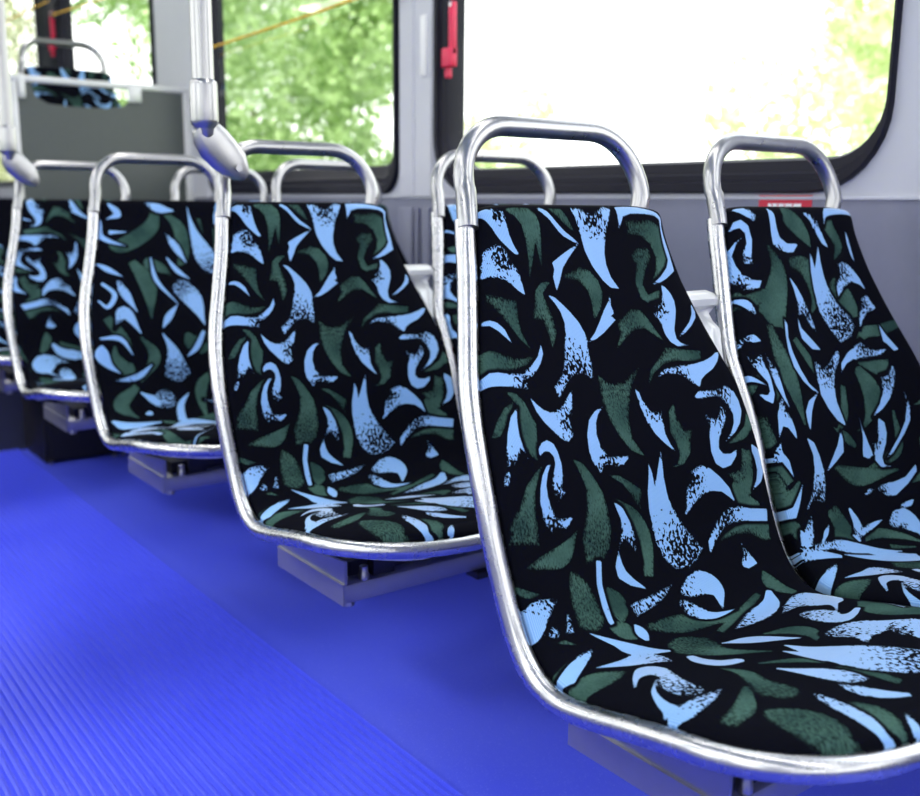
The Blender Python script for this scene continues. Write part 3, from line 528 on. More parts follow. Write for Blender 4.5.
# ---------------------------------------------------------------- materials
class NT:
    def __init__(s,name):
        s.m=bpy.data.materials.new(name); s.m.use_nodes=True; s.t=s.m.node_tree; s.t.nodes.clear()
        s.out=s.t.nodes.new('ShaderNodeOutputMaterial')
    def n(s,typ,ins=None,**kw):
        x=s.t.nodes.new(typ)
        for k,v in kw.items(): setattr(x,k,v)
        for k,v in (ins or {}).items():
            if hasattr(v,'is_output') or hasattr(v,'links') : s.t.links.new(v,x.inputs[k])
            else: x.inputs[k].default_value=v
        return x
    def math(s,op,a,b=None,c=None,clamp=False):
        ins={0:a}
        if b is not None: ins[1]=b
        if c is not None: ins[2]=c
        x=s.n('ShaderNodeMath',ins,operation=op); x.use_clamp=clamp; return x.outputs[0]
    def mix(s,f,a,b):
        x=s.n('ShaderNodeMix',{0:f},data_type='RGBA')
        for i,v in ((6,a),(7,b)):
            if hasattr(v,'is_output'): s.t.links.new(v,x.inputs[i])
            else: x.inputs[i].default_value=(*v[:3],1)
        return x.outputs[2]
    def ramp(s,f,stops):
        x=s.n('ShaderNodeValToRGB',{0:f}); e=x.color_ramp.elements
        while len(e)<len(stops): e.new(.5)
        for i,(p,c) in enumerate(stops): e[i].position=p; e[i].color=(*c,1) if len(c)==3 else c
        return x.outputs[0]
    def coord(s,kind='Object'): return s.n('ShaderNodeTexCoord').outputs[kind]
    def noise(s,scale,detail=2,vec=None,rough=.5):
        ins={'Scale':scale,'Detail':detail,'Roughness':rough}
        ins['Vector']=vec if vec is not None else s.coord()
        return s.n('ShaderNodeTexNoise',ins).outputs[0]
    def bsdf(s,**kw):
        b=s.n('ShaderNodeBsdfPrincipled')
        for k,v in kw.items():
            k={'Base':'Base Color','Spec':'Specular IOR Level','Trans':'Transmission Weight'}.get(k,k)
            i=b.inputs[k]
            if hasattr(v,'is_output'): s.t.links.new(v,i)
            elif isinstance(v,(tuple,list)): i.default_value=(*v,1) if len(v)==3 else v
            else: i.default_value=v
        s.t.links.new(b.outputs[0],s.out.inputs[0]); s.b=b; return b
    def bump(s,h,strength=.3,dist=.002):
        x=s.n('ShaderNodeBump',{'Strength':strength,'Distance':dist,'Height':h}); s.t.links.new(x.outputs[0],s.b.inputs['Normal'])
def simple(name,col,rough=.5,metal=0,spec=.5,var=.08,scale=30,bump=0):
    k=NT(name); f=k.noise(scale,3)
    a=tuple(c*(1-var) for c in col); b=tuple(min(1,c*(1+var)) for c in col)
    k.bsdf(Base=k.mix(f,a,b),Roughness=rough,Metallic=metal,Spec=spec)
    if bump: k.bump(k.noise(scale*6,2),bump,.001)
    return k.m
def brushed(name,col,rough,stretch=(4,4,120)):
    k=NT(name); mp=k.n('ShaderNodeMapping',{'Vector':k.coord(),'Scale':stretch})
    f=k.noise(6,3,mp.outputs[0])
    r=k.math('MULTIPLY_ADD',f,.14,rough-.07)
    k.bsdf(Base=k.mix(f,tuple(c*.93 for c in col),tuple(min(1,c*1.05) for c in col)),Roughness=r,Metallic=1.0)
    return k.m
M={}
M['steel']=brushed('brushed_stainless_steel',(.60,.60,.61),.27,(8,8,8))
M['handle']=brushed('satin_handle_steel',(.46,.46,.47),.30,(8,8,8))
M['beam']=simple('zinc_plated_steel',(.33,.33,.37),.30,.75,.5,.06,40)
M['beam_dark']=simple('dark_bracket_steel',(.03,.03,.045),.45,.6)
M['bolt']=simple('bolt_steel',(.45,.45,.48),.3,1.0)
M['shell']=simple('light_grey_seat_shell',(.70,.71,.72),.32,.25)
M['wall']=simple('pale_grey_wall_laminate',(.52,.535,.60),.42,0,.4,.03,12,.03)
M['wall_low']=simple('blue_grey_wall_laminate',(.20,.21,.285),.42,0,.5,.05,40,.05)
M['pillar']=simple('light_grey_pillar_cover',(.56,.57,.63),.4,0,.5,.03,10)
M['rubber']=simple('dark_window_gasket',(.006,.006,.016),.38,0,.2,.1,20)
M['panel']=simple('dark_grey_partition_laminate',(.074,.088,.086),.38,0,.5,.06,60)
M['black']=simple('black_painted_steel',(.008,.008,.012),.5,0,.3,.1,20)
M['riser']=simple('dark_blue_grey_riser',(.03,.034,.07),.55,0,.3,.08,20)
M['red']=simple('red_plastic',(.72,.012,.08),.35)
M['redsign']=simple('red_sticker_film',(.62,.01,.045),.4)
M['white']=simple('white_print',(.85,.85,.86),.5)
M['yellow']=simple('yellow_cord_sheath',(.95,.50,.01),.45)
M['ceil']=simple('white_ceiling_laminate',(.80,.80,.82),.45)
M['bark']=simple('tree_bark',(.10,.07,.05),.9,0,.2,.3,8,.4)
M['grassy']=simple('roadside_grass',(.12,.22,.04),.95,0,.1,.4,3,.3)
M['asphalt']=simple('asphalt',(.16,.16,.16),.9,0,.2,.2,20,.3)
def m_floor(name,base,dark,rough):
    k=NT(name); c=k.coord()
    sp=k.noise(420,2,c); cl=k.noise(5,4,c)
    col=k.mix(cl,dark,base)
    v=k.math('GREATER_THAN',sp,.66)
    col=k.mix(k.math('MULTIPLY',v,.30),col,(.32,.36,.95))
    k.bsdf(Base=col,Roughness=k.math('MULTIPLY_ADD',cl,.14,rough),Spec=.5)
    k.bump(k.noise(260,2,c),.12,.001)
    return k.m
M['floor']=m_floor('blue_speckled_vinyl_floor',(.078,.112,.76),(.050,.072,.70),.33)
M['rib']=m_floor('blue_ribbed_aisle_rubber',(.070,.100,.76),(.042,.062,.68),.33)
def m_glass():
    k=NT('clear_window_glass')
    fr=k.n('ShaderNodeLayerWeight',{'Blend':.12})
    tr=k.n('ShaderNodeBsdfTransparent',{'Color':(.96,.97,.95,1)}); gl=k.n('ShaderNodeBsdfGlossy',{'Color':(.9,.9,.9,1),'Roughness':.02})
    mx=k.n('ShaderNodeMixShader',{0:k.math('MULTIPLY',fr.outputs['Fresnel'],.15),1:tr.outputs[0],2:gl.outputs[0]})
    k.t.links.new(mx.outputs[0],k.out.inputs[0]); return k.m
M['glass']=m_glass()
def m_light():
    k=NT('lit_ceiling_lamp_cover'); e=k.n('ShaderNodeEmission',{'Color':(1,.98,.95,1),'Strength':LAMP})
    k.t.links.new(e.outputs[0],k.out.inputs[0]); return k.m
M['lamp']=m_light()
def m_leaf(name,a,b,tr=.35):
    k=NT(name); g=k.n('ShaderNodeNewGeometry')
    f=k.n('ShaderNodeTexNoise',{'Vector':g.outputs['Position'],'Scale':2.2,'Detail':3}).outputs[0]
    r=g.outputs['Random Per Island']
    col=k.mix(k.math('MULTIPLY_ADD',r,.7,k.math('MULTIPLY',f,.3)),a,b)
    d=k.n('ShaderNodeBsdfPrincipled',{'Base Color':col,'Roughness':.35}); t=k.n('ShaderNodeBsdfTranslucent',{'Color':col})
    mx=k.n('ShaderNodeMixShader',{0:tr,1:d.outputs[0],2:t.outputs[0]}); k.t.links.new(mx.outputs[0],k.out.inputs[0]); return k.m
M['leaf_mid']=m_leaf('mid_green_leaves',(.14,.28,.06),(.66,.84,.40))
M['leaf_pale']=m_leaf('leaves_painted_overexposed',(.70,.80,.45),(.93,.96,.72),.45)  # overexposed daylight is painted into this pale leaf colour
M['leaf_dry']=m_leaf('olive_leaves',(.30,.34,.14),(.75,.74,.45),.4)
def m_fabric():
    """black moquette with woven light blue and dark green horns; the horn outlines come with the cloth as
       signed distances (metres), the frayed ends are broken up here by a fine woven noise"""
    k=NT('black_moquette_with_blue_and_green_horns')
    A=lambda n:k.n('ShaderNodeAttribute',attribute_name=n).outputs['Fac']
    uv=k.n('ShaderNodeAttribute',attribute_name='cloth').outputs['Vector']
    mp=k.n('ShaderNodeMapping',{'Vector':uv,'Scale':(1.0,.62,1)})
    fine=k.n('ShaderNodeTexNoise',{'Vector':mp.outputs[0],'Scale':270,'Detail':1,'Roughness':.5}).outputs[0]
    mpg=k.n('ShaderNodeMapping',{'Vector':uv,'Scale':(1.0,.5,1)})
    fineg=k.n('ShaderNodeTexNoise',{'Vector':mpg.outputs[0],'Scale':420,'Detail':2,'Roughness':.6}).outputs[0]
    rag=k.n('ShaderNodeTexNoise',{'Vector':uv,'Scale':700,'Detail':1}).outputs[0]
    thread=k.n('ShaderNodeTexWave',{'Vector':uv,'Scale':160,'Distortion':.5},wave_type='BANDS',bands_direction='X').outputs[1]
    def mask(sd,fray,nz,soft):
        # inside where sd<0 ; frayed parts need the noise to exceed the fray value
        edge=k.math('ADD',sd,k.math('MULTIPLY_ADD',rag,.0016,-.0008))
        edge=k.math('ADD',edge,k.math('MULTIPLY',fray,k.math('MULTIPLY_ADD',nz,.022,-.0085) if soft<.1 else k.math('MULTIPLY_ADD',nz,.016,-.0085)))
        inside=k.math('SUBTRACT',1.0,k.n('ShaderNodeMapRange',{'Value':edge,'From Min':-.0004,'From Max':.0004}).outputs[0])
        thr=k.math('MULTIPLY_ADD',fray,.40 if soft<.1 else .30,.17)
        if soft>.1: thr=k.math('ADD',thr,k.n('ShaderNodeMapRange',{'Value':sd,'From Min':-.006,'From Max':.0,'To Min':0.0,'To Max':.30}).outputs[0])
        on=k.n('ShaderNodeMapRange',{'Value':k.math('SUBTRACT',nz,thr),'From Min':-soft,'From Max':soft}).outputs[0]
        return k.math('MULTIPLY',inside,on)
    mb=mask(A('horn_blue'),A('fray_blue'),fine,.02); mg=mask(A('horn_green'),A('fray_green'),fineg,.15)
    halo=k.n('ShaderNodeMapRange',{'Value':A('horn_blue'),'From Min':.0035,'From Max':.0065}).outputs[0]
    blue=k.mix(thread,(.13,.33,.72),(.28,.51,.84))
    tone=k.n('ShaderNodeTexNoise',{'Vector':uv,'Scale':14,'Detail':2}).outputs[0]
    tone=k.n('ShaderNodeMapRange',{'Value':tone,'From Min':.35,'From Max':.65}).outputs[0]
    green=k.mix(fineg,k.mix(tone,(.011,.031,.031),(.028,.070,.061)),k.mix(tone,(.032,.078,.066),(.080,.165,.132)))
    col=k.mix(k.math('MULTIPLY',mg,halo),(.0022,.0026,.006),green)
    col=k.mix(mb,col,blue)
    k.bsdf(Base=col,Roughness=k.math('MULTIPLY_ADD',mb,-.35,.9),Spec=k.math('MULTIPLY_ADD',mb,.5,.05))
    k.t.links.new(k.math('MULTIPLY',mb,.8),k.b.inputs['Sheen Weight']); k.b.inputs['Sheen Roughness'].default_value=.4
    k.bump(k.n('ShaderNodeTexNoise',{'Vector':uv,'Scale':900,'Detail':1}).outputs[0],.25,.0006)
    return k.m
M['fabric']=m_fabric()

# ---------------------------------------------------------------- cloth pattern -> vertex attributes
def stroke_samples(st,widen=1.0):
    """st: (fray, [(u,v,r),...]) millimetres -> smooth sample discs and the place along the stroke"""
    fray,P=st
    P=np.array(P,float)/1000.0
    if len(P)>2: Q=catmull(P,7)
    else: Q=np.array([P[0]*(1-t)+P[-1]*t for t in np.linspace(0,1,8)])
    Q[:,2]=np.maximum(Q[:,2]*(widen if fray else 1.0),.0003); rm=Q[:,2].max(); Q[:,2]=rm*(Q[:,2]/rm)**1.3
    return fray,Q
def field(strokes,UV,widen=1.0):
    n=len(UV); sd=np.full(n,.2); fr=np.zeros(n)
    for st in strokes:
        if len(st[1][0])==2:                      # an outline
            Q=np.array(st[1],float)/1000
            lo=Q.min(0)-.012; hi=Q.max(0)+.012
            idx=np.where((UV[:,0]>lo[0])&(UV[:,0]<hi[0])&(UV[:,1]>lo[1])&(UV[:,1]<hi[1]))[0]
            if not len(idx): continue
            U=UV[idx]; best=np.full(len(idx),9.0); ins=np.zeros(len(idx),bool)
            for p,q in zip(Q,np.roll(Q,-1,0)):
                e=q-p; t=np.clip(((U-p)@e)/(e@e+1e-12),0,1); best=np.minimum(best,np.sqrt(((U-p-t[:,None]*e)**2).sum(1)))
                c1=(p[1]<=U[:,1])!=(q[1]<=U[:,1])
                with np.errstate(divide='ignore',invalid='ignore'): xi=p[0]+(U[:,1]-p[1])*(q[0]-p[0])/(q[1]-p[1])
                ins^=c1&(U[:,0]<xi)
            dist=np.where(ins,-best,best)
            if st[0]: f=np.clip(1.25*(1-np.sqrt((U[:,0]-st[0][0]/1000)**2+(U[:,1]-st[0][1]/1000)**2)/(st[0][2]/800)),0,1)**.8
            else: f=np.zeros(len(idx))
            better=dist<sd[idx]; sd[idx[better]]=dist[better]; fr[idx[better]]=f[better]
            continue
        fray,Q=stroke_samples(st,widen)
        lo=Q[:,:2].min(0)-Q[:,2].max()-.012; hi=Q[:,:2].max(0)+Q[:,2].max()+.012
        idx=np.where((UV[:,0]>lo[0])&(UV[:,0]<hi[0])&(UV[:,1]>lo[1])&(UV[:,1]<hi[1]))[0]
        if not len(idx): continue
        U=UV[idx]; A=Q[:-1]; B=Q[1:]; d=B[:,:2]-A[:,:2]; L2=(d**2).sum(1)+1e-12
        t=((U[:,None,:]-A[None,:,:2])*d[None]).sum(2)/L2[None]; t=np.clip(t,0,1)
        c=A[None,:,:2]+t[...,None]*d[None]
        r=A[None,:,2]+t*(B[:,2]-A[:,2])[None]
        D=np.sqrt(((U[:,None,:]-c)**2).sum(2))-r
        # wide ends are cut off square, only points taper out
        for seg,pt,sg in ((0,Q[0],-1),(len(A)-1,Q[-1],1)):
            dv=d[seg]/np.sqrt(L2[seg]); e=sg*((U-pt[:2])@dv)
            D[:,seg]=np.maximum(D[:,seg],e-.3*pt[2])
        j=D.argmin(1); dist=D[np.arange(len(idx)),j]
        pos=(j+t[np.arange(len(idx)),j])/len(A)
        f={0:np.zeros(len(idx)),1:np.clip(1-pos/.62,0,1)**.8,2:np.clip((pos-.38)/.62,0,1)**.8,3:np.full(len(idx),.8)}[fray]
        better=dist<sd[idx]
        sd[idx[better]]=dist[better]; fr[idx[better]]=f[better]
    return sd,fr
def dress(me,UV,pat):
    n=len(me.vertices); uv=np.zeros((n,2)); uv[:len(UV)]=UV
    for nm,col in (('blue','b'),('green','g')):
        sd,fr=field(pat[nm],UV,1.18 if nm=='blue' else 1.2)
        if len(UV)<n: sd=np.r_[sd,np.full(n-len(UV),.05)]; fr=np.r_[fr,np.zeros(n-len(UV))]
        me.attributes.new('horn_'+nm,'FLOAT','POINT').data.foreach_set('value',sd.astype(np.float32))
        me.attributes.new('fray_'+nm,'FLOAT','POINT').data.foreach_set('value',fr.astype(np.float32))
    a=np.zeros((n,3),np.float32); a[:,:2]=uv
    me.attributes.new('cloth','FLOAT_VECTOR','POINT').data.foreach_set('vector',a.ravel())
def make_pad(pat,inner,name='upholstery'):
    P,UV=pad_grid(inner=inner); nt,ns=P.shape[:2]
    V=P.reshape(-1,3); uv=UV.reshape(-1,2)
    idx=np.arange(nt*ns).reshape(nt,ns)
    F=np.stack([idx[:-1,:-1],idx[1:,:-1],idx[1:,1:],idx[:-1,1:]],-1).reshape(-1,4)
    # skirt: the cloth wraps round the edge of the cushion
    ring=np.concatenate([idx[0,:],idx[1:,-1],idx[-1,-2::-1],idx[-2:0:-1,0]])
    Tn=np.gradient(P,axis=0); Sn=np.gradient(P,axis=1); Nn=np.cross(Tn,Sn); Nn/=np.linalg.norm(Nn,axis=2)[...,None]+1e-12
    mid=Nn[nt//4,ns//2]
    if mid[1]>0: Nn=-Nn
    Nline=Nn[:,ns//2][:,None,:].repeat(ns,1).reshape(-1,3)
    R=V[ring]-Nline[ring]*.016; R[:,0]*=.985; R2=V[ring]-Nline[ring]*.022; R2[:,0]*=.93
    b=len(V); m=len(ring)
    V2=np.vstack([V,R,R2]); uv2=np.vstack([uv,uv[ring],uv[ring]])
    i=np.arange(m); j=(i+1)%m
    F2=np.vstack([F,np.stack([ring[i],ring[j],b+j,b+i],1),np.stack([b+i,b+j,b+m+j,b+m+i],1)])
    me=bpy.data.meshes.new(name); me.from_pydata(V2.tolist(),[],F2.tolist())
    me.polygons.foreach_set('use_smooth',[True]*len(me.polygons))
    bm=bmesh.new(); bm.from_mesh(me); bmesh.ops.recalc_face_normals(bm,faces=bm.faces); bm.to_mesh(me); bm.free()
    dress(me,uv2,pat); me.materials.append(M['fabric'])
    return me
def make_shell(inner):
    P,_=pad_grid(31,60,inner); P=P[2:]
    nt,ns=P.shape[:2]
    Tn=np.gradient(P,axis=0); Sn=np.gradient(P,axis=1); Nn=np.cross(Tn,Sn); Nn/=np.linalg.norm(Nn,axis=2)[...,None]+1e-12
    if Nn[nt//4,ns//2,1]>0: Nn=-Nn
    Nl=Nn[:,ns//2][:,None,:]
    A=P-Nl*.020; B=P-Nl*.027
    A[...,0]*=.975; B[...,0]*=.965
    V=np.vstack([A.reshape(-1,3),B.reshape(-1,3)]); n=nt*ns; idx=np.arange(n).reshape(nt,ns)
    F=np.stack([idx[:-1,:-1],idx[1:,:-1],idx[1:,1:],idx[:-1,1:]],-1).reshape(-1,4)
    ring=np.concatenate([idx[0,:],idx[1:,-1],idx[-1,-2::-1],idx[-2:0:-1,0]]); i=np.arange(len(ring)); j=(i+1)%len(ring)
    F=np.vstack([F,F[:,::-1]+n,np.stack([ring[i],ring[j],ring[j]+n,ring[i]+n],1)])
    mb=MB(); mb.add(V,F.tolist(),True); return mb
def frame_path(inner):
    L=resample(side_line(8,30),80); T=np.gradient(L[:,:2],axis=0); T/=np.linalg.norm(T,axis=1)[:,None]
    N=np.stack([T[:,1],-T[:,0]],1); pts=[]
    def side(sg):
        out=[]
        for (y,z,w),nn in zip(L,N):
            d=-.003
            x=w+.001
            if sg==1:                                   # right side: tucked behind the cloth, comes out round the cushion
                out_=min(1,max(0,(-y-.40)/.06))
                x=(min(w-.010,.2085 if inner==1 else .222))*(1-out_)+(w+.001)*out_; d=-.017*(1-out_)-.003*out_
                if inner==1: x=min(x,.2135)
            elif inner==-1:
                x=min(w+.001,.2185); low=min(1,max(0,(-z-.20)/.2))*(1-min(1,max(0,(-y-.44)/.06))); d=-.003-.016*low; x-=.004*low
            pan=min(1,max(0,(-z-.44)/.05)); d-=.001*pan
            out.append((sg*x,y+nn[0]*d,z+nn[1]*d))
        return out
    return side(-1)+side(1)[::-1]
def handle_path():
    hw=.1525; zr=.1019; lean=.0315
    pts=[(-.1655,-.0145,-.024),(-.1630,-.010,-.012),(-.1580,-.002,.005),(-.1540,.005,.020)]
    r=.078
    for k in range(0,10):
        a=math.radians(180-90*k/9); pts.append((-hw+r+r*math.cos(a),.010+(lean-.010)*math.sin(a),zr-r*.98+r*.98*math.sin(a)))
    mid=[(x,lean,zr) for x in (-.05,0,.05)]
    right=[(-x,y,z) for x,y,z in pts[4:][::-1]]+[(.1525,.008,.018),(.150,.009,.0),(.148,.010,-.03)]
    return pts+mid+right
SEAT_Z=0.0
pads={}
def make_seat(label,pat,inner,loc,handle=True,group='patterned bus seats',tip=0.0):
    root=empty('bus_seat',loc,0,label,'bus seat',group); root.rotation_euler=(tip,0,0)
    key=(pat,inner)
    if key not in pads:
        pads[key]=make_pad(PATTERNS[pat],inner)
    o=bpy.data.objects.new('upholstery',pads[key]); COL.objects.link(o); o.parent=root
    if ('sh',inner) not in pads:
        s=make_shell(inner).build('seat_shell',M['shell'],root); pads[('sh',inner)]=s
        t=MB(); t.tube(frame_path(inner),.0125,14); f=t.build('tube_frame',M['steel'],root); pads[('fr',inner)]=f
    else:
        for kk in ('sh','fr'):
            c=pads[(kk,inner)].copy(); COL.objects.link(c); c.parent=root
    if handle:
        if 'hd' not in pads:
            t=MB(); P=handle_path(); t.tube(P,[.0128]*len(P),16); pads['hd']=t.build('grab_handle',M['handle'],root)
        else:
            c=pads['hd'].copy(); COL.objects.link(c); c.parent=root
    return root
# ================================================================ the bus
# ---- floor
mb=MB(); mb.box(XL,XW+.06,-2.6,3.90,FLOOR-.05,FLOOR); tag(mb.build('floor',M['floor']),kind='structure')
RX=.866
mb=MB(); x=-.60; pitch=.0155; V=[]
prof=[]
while x<RX-pitch*.5:
    prof+=[(x,FLOOR+.0012),(x+pitch*.45,FLOOR+.0012),(x+pitch*.55,FLOOR+.0095),(x+pitch*.84,FLOOR+.0095)]; x+=pitch
prof.append((x,FLOOR+.0012))
n=len(prof); V=[(a,-1.5,b) for a,b in prof]+[(a,3.895,b) for a,b in prof]
mb.add(V,[(i,i+1,n+i+1,n+i) for i in range(n-1)])
mb.add([(-.60,-1.5,FLOOR+.0003),(x,-1.5,FLOOR+.0003),(x,3.895,FLOOR+.0003),(-.60,3.895,FLOOR+.0003)],[(0,1,2,3)])
tag(mb.build('floor',M['rib']),kind='structure')
# ---- raised rear deck
DECK=-.405
mb=MB(); mb.box(XL,XW+.06,3.90,8.2,FLOOR-.05,DECK); tag(mb.build('trim_1',M['riser']),kind='structure')
# ---- window wall on the right
def wall_cell(mb,y0,y1,z0,z1,hole,x0=XW,x1=XW+.06):
    hy0,hy1,hz0,hz1,r=hole
    lp=rrect(hy0,hy1,hz0,hz1,r); n=len(lp); m=n//4
    out=[]
    cs=[(y1,z0),(y1,z1),(y0,z1),(y0,z0)]
    for q_ in range(4):
        cy,cz=cs[q_]
        for k in range(m):
            t=k/(m-1); y,z=lp[q_*m+k]
            # first half runs on one side of the corner, second half on the other
            if q_==0: p=(y+(y1-y)*min(1,2*t),z0) if t<=.5 else (y1,z0+(z-z0)*(2*t-1))
            elif q_==1: p=(y1,z+(z1-z)*min(1,2*t)) if t<=.5 else (y1+(y-y1)*(2*t-1),z1)
            elif q_==2: p=(y+(y0-y)*min(1,2*t),z1) if t<=.5 else (y0,z1+(z-z1)*(2*t-1))
            else: p=(y0,z+(z0-z)*min(1,2*t)) if t<=.5 else (y0+(y-y0)*(2*t-1),z0)
            out.append(p)
    V=[(x0,)+p for p in lp]+[(x0,)+p for p in out]+[(x1,)+p for p in lp]+[(x1,)+p for p in out]
    F=[]
    for i in range(n):
        j=(i+1)%n
        F+=[(i,j,n+j,n+i),(2*n+i,3*n+i,3*n+j,2*n+j),(i,2*n+i,2*n+j,j)]
    mb.add(V,F)
WIN=[ # outer frame y0,y1,z0,z1 ; inner y0,y1,z0 ; radii
 dict(o=(.975,2.300,.022,1.06),i=(.992,2.262,.086,1.0),ro=.15,ri=.10),
 dict(o=(2.487,3.82,.022,1.06),i=(2.518,3.80,.104,1.0),ro=.075,ri=.055),
 dict(o=(4.36,5.74,.07,1.24),i=(4.40,5.69,.11,1.2),ro=.08,ri=.06),
 dict(o=(6.10,7.90,.07,1.24),i=(6.14,7.86,.11,1.2),ro=.08,ri=.06)]
ZT=1.30
cuts=[-.62,.80,2.394,4.05,5.92,8.2]
mb=MB()
wall_cell(mb,.80,2.394,.0,ZT,(.98,2.295,.027,1.055,.145))
wall_cell(mb,2.394,4.05,.0,ZT,(2.492,3.815,.027,1.055,.07))
wall_cell(mb,4.05,5.92,.0,ZT,(4.365,5.735,.075,1.235,.075))
wall_cell(mb,5.92,8.2,.0,ZT,(6.105,7.895,.075,1.235,.075))
wall_cell(mb,-.80,.80,.0,ZT,(-.62,.62,.027,1.055,.10))
wall_cell(mb,-2.6,-.80,.0,ZT,(-2.4,-1.0,.027,1.055,.10))
mb.box(XW,XW+.06,-2.6,8.2,ZT,CEIL)
tag(mb.build('wall_right',M['wall']),kind='structure')
mb=MB(); mb.box(XW-.004,XW+.06,-2.6,8.2,FLOOR-.05,.012)
tag(mb.build('wall_right',M['wall_low']),kind='structure')
mb=MB(); mb.box(XW-.0075,XW+.01,-2.6,8.2,.010,.016,.001)
tag(mb.build('trim_2',M['wall']),kind='structure')
def window(i,w):
    o=w['o']; ii=w['i']; n=len(rrect(0,1,0,1,.1))
    lo=rrect(*o,w['ro']); li=rrect(ii[0],ii[1],ii[2],ii[3],w['ri'])
    # stepped profile between outer and inner loop: (blend, x)
    prof=[(0,XW+.002),(.0,XW-.010),(.06,XW-.016),(.30,XW-.016),(.36,XW-.008),(.55,XW-.008),(.62,XW-.002),(.92,XW+.000),(1,XW+.006),(1,XW+.062),(0,XW+.062)]
    V=[]
    for b,x in prof:
        for p,q_ in zip(lo,li): V.append((x,p[0]*(1-b)+q_[0]*b,p[1]*(1-b)+q_[1]*b))
    F=[]
    for a in range(len(prof)-1):
        for k in range(n): F.append((a*n+k,a*n+(k+1)%n,(a+1)*n+(k+1)%n,(a+1)*n+k))
    mb=MB(); mb.add(V,F); fr=mb.build('window_%d'%i,M['rubber']); tag(fr,kind='structure')
    g=MB(); g.add([(XW+.014,p[0],p[1]) for p in li],[tuple(range(n))]); p=g.build('pane',M['glass'],fr)
    return fr
for k,w in enumerate(WIN): window(k+1,w)
# ---- pillar covers between the windows
def pillar(name,y0,y1,z0,z1,grooves=True):
    mb=MB()
    yc=(y0+y1)/2; w=y1-y0
    P=[(y0,XW-.001),(y0+.006,XW-.010),(y0+w*.40,XW-.012),(y0+w*.44,XW-.004),(y0+w*.54,XW-.004),(y0+w*.58,XW-.012),(y1-.006,XW-.010),(y1,XW-.001)] if grooves else [(y0,XW-.001),(y0+.008,XW-.012),(y1-.008,XW-.012),(y1,XW-.001)]
    n=len(P); V=[(x,y,z0) for y,x in P]+[(x,y,z1) for y,x in P]
    mb.add(V,[(i,i+1,n+i+1,n+i) for i in range(n-1)]+[tuple(range(n))[::-1],tuple(range(n,2*n)),(0,n,2*n-1,n-1)])
    tag(mb.build(name,M['pillar']),kind='structure')
pillar('wall_right',2.312,2.476,.017,CEIL-.02)
pillar('wall_right',3.83,4.33,.008,CEIL-.02,False)
mb=MB()
for y0,y1 in ((2.318,2.352),(2.372,2.384),(2.40,2.47)): mb.box(XW-.018,XW-.004,y0,y1,-.40,-.016,.003)
tag(mb.build('trim_3',M['wall_low']),kind='structure')
# ---- ceiling, left wall with its own windows, ends of the bus
mb=MB(); mb.box(XL-.06,XW+.06,-2.6,8.2,CEIL,CEIL+.05); tag(mb.build('ceiling',M['ceil']),kind='structure')
def left_cell(mb,y0,y1,hole): wall_cell(mb,y0,y1,-.15,ZT,hole,XL-.06,XL)
mb=MB(); LW=[]
for y0 in (-1.2,.2,1.6,3.0,4.4,5.8):  # unseen side: pillars widened for floor light bands, front bay closed to cut light
    h=(y0+.17,y0+1.23,-.05,1.12,.09); left_cell(mb,y0,y0+1.4,h); LW.append(h)
mb.box(XL-.06,XL,-2.6,-1.2,-.15,ZT); mb.box(XL-.06,XL,7.2,8.2,-.15,ZT); mb.box(XL-.06,XL,-2.6,8.2,FLOOR-.05,-.15); mb.box(XL-.06,XL,-2.6,8.2,ZT,CEIL)
tag(mb.build('wall_left',M['wall']),kind='structure')
for k,h in enumerate(LW):
    g=MB(); lp=rrect(*h); g.add([(XL-.03,)+p for p in lp],[tuple(range(len(lp)))])
    tag(g.build('window_%d'%(k+5),M['glass']),kind='structure')
mb=MB(); mb.box(XL-.06,XW+.06,8.2,8.26,FLOOR-.05,CEIL+.05); tag(mb.build('wall_back',M['wall']),kind='structure')
mb=MB(); mb.box(XL-.06,XW+.06,-2.66,-2.6,FLOOR-.05,.1); mb.box(XL-.06,XW+.06,-2.66,-2.6,.8,CEIL+.05); tag(mb.build('wall_front',M['wall']),kind='structure')
# ---- lamps in the ceiling
first=None
for k,y in enumerate((-1.9,-.6,.7,2.0,3.3,4.9,6.2)):
    for sx,xx in (('l',-.35),('r',1.12)):
        t=empty('ceiling_light',(xx,y,CEIL),0,None,'ceiling light','ceiling lights along both sides')
        t['label']='white ceiling light strip above the bus seats and aisle'
        if first is None:
            a=MB(); a.box(-.10,.10,-.56,.56,-.03,-.001,.006); f=a.build('housing',M['white'],t)
            b=MB(); b.box(-.085,.085,-.54,.54,-.036,-.0302); g=b.build('lamp_cover',M['lamp'],t); first=(f,g)
        else:
            for s in first: c=s.copy(); COL.objects.link(c); c.parent=t

# ---------------------------------------------------------------- seats
ROWS=[.985,1.6863,2.4005,3.093,3.79]
XA,XWIN=.9024,1.3620
ZF=-.007
seatspec=[
 ('A',0,'nearest aisle seat with blue and green swirls on black, large in the right foreground','P1'),
 ('W',0,'window seat at the right edge, in front of the red sticker','P2'),
 ('A',1,'second aisle seat from the front, below the clamp of the bright steel pole','P1'),
 ('W',1,'second window seat, mostly hidden behind the nearest aisle seat','P4'),
 ('A',2,'third aisle seat, between the two seats that carry the poles','P3'),
 ('W',2,'third window seat, its handle seen through the handle of the second aisle seat','P5'),
 ('A',3,'fourth aisle seat, at left below the pole at the photo edge','P4'),
 ('W',3,'fourth window seat, handle seen left of the foliage window behind the third row','P2'),
 ('A',4,'last low aisle seat over the black box, without handle, at the left edge','P5'),
 ('W',4,'last low window seat without handle, right in front of the grey partition','P3')]
if globals().get('ONLY'): seatspec=[s for s in seatspec if s[0]+str(s[1]) in ONLY]
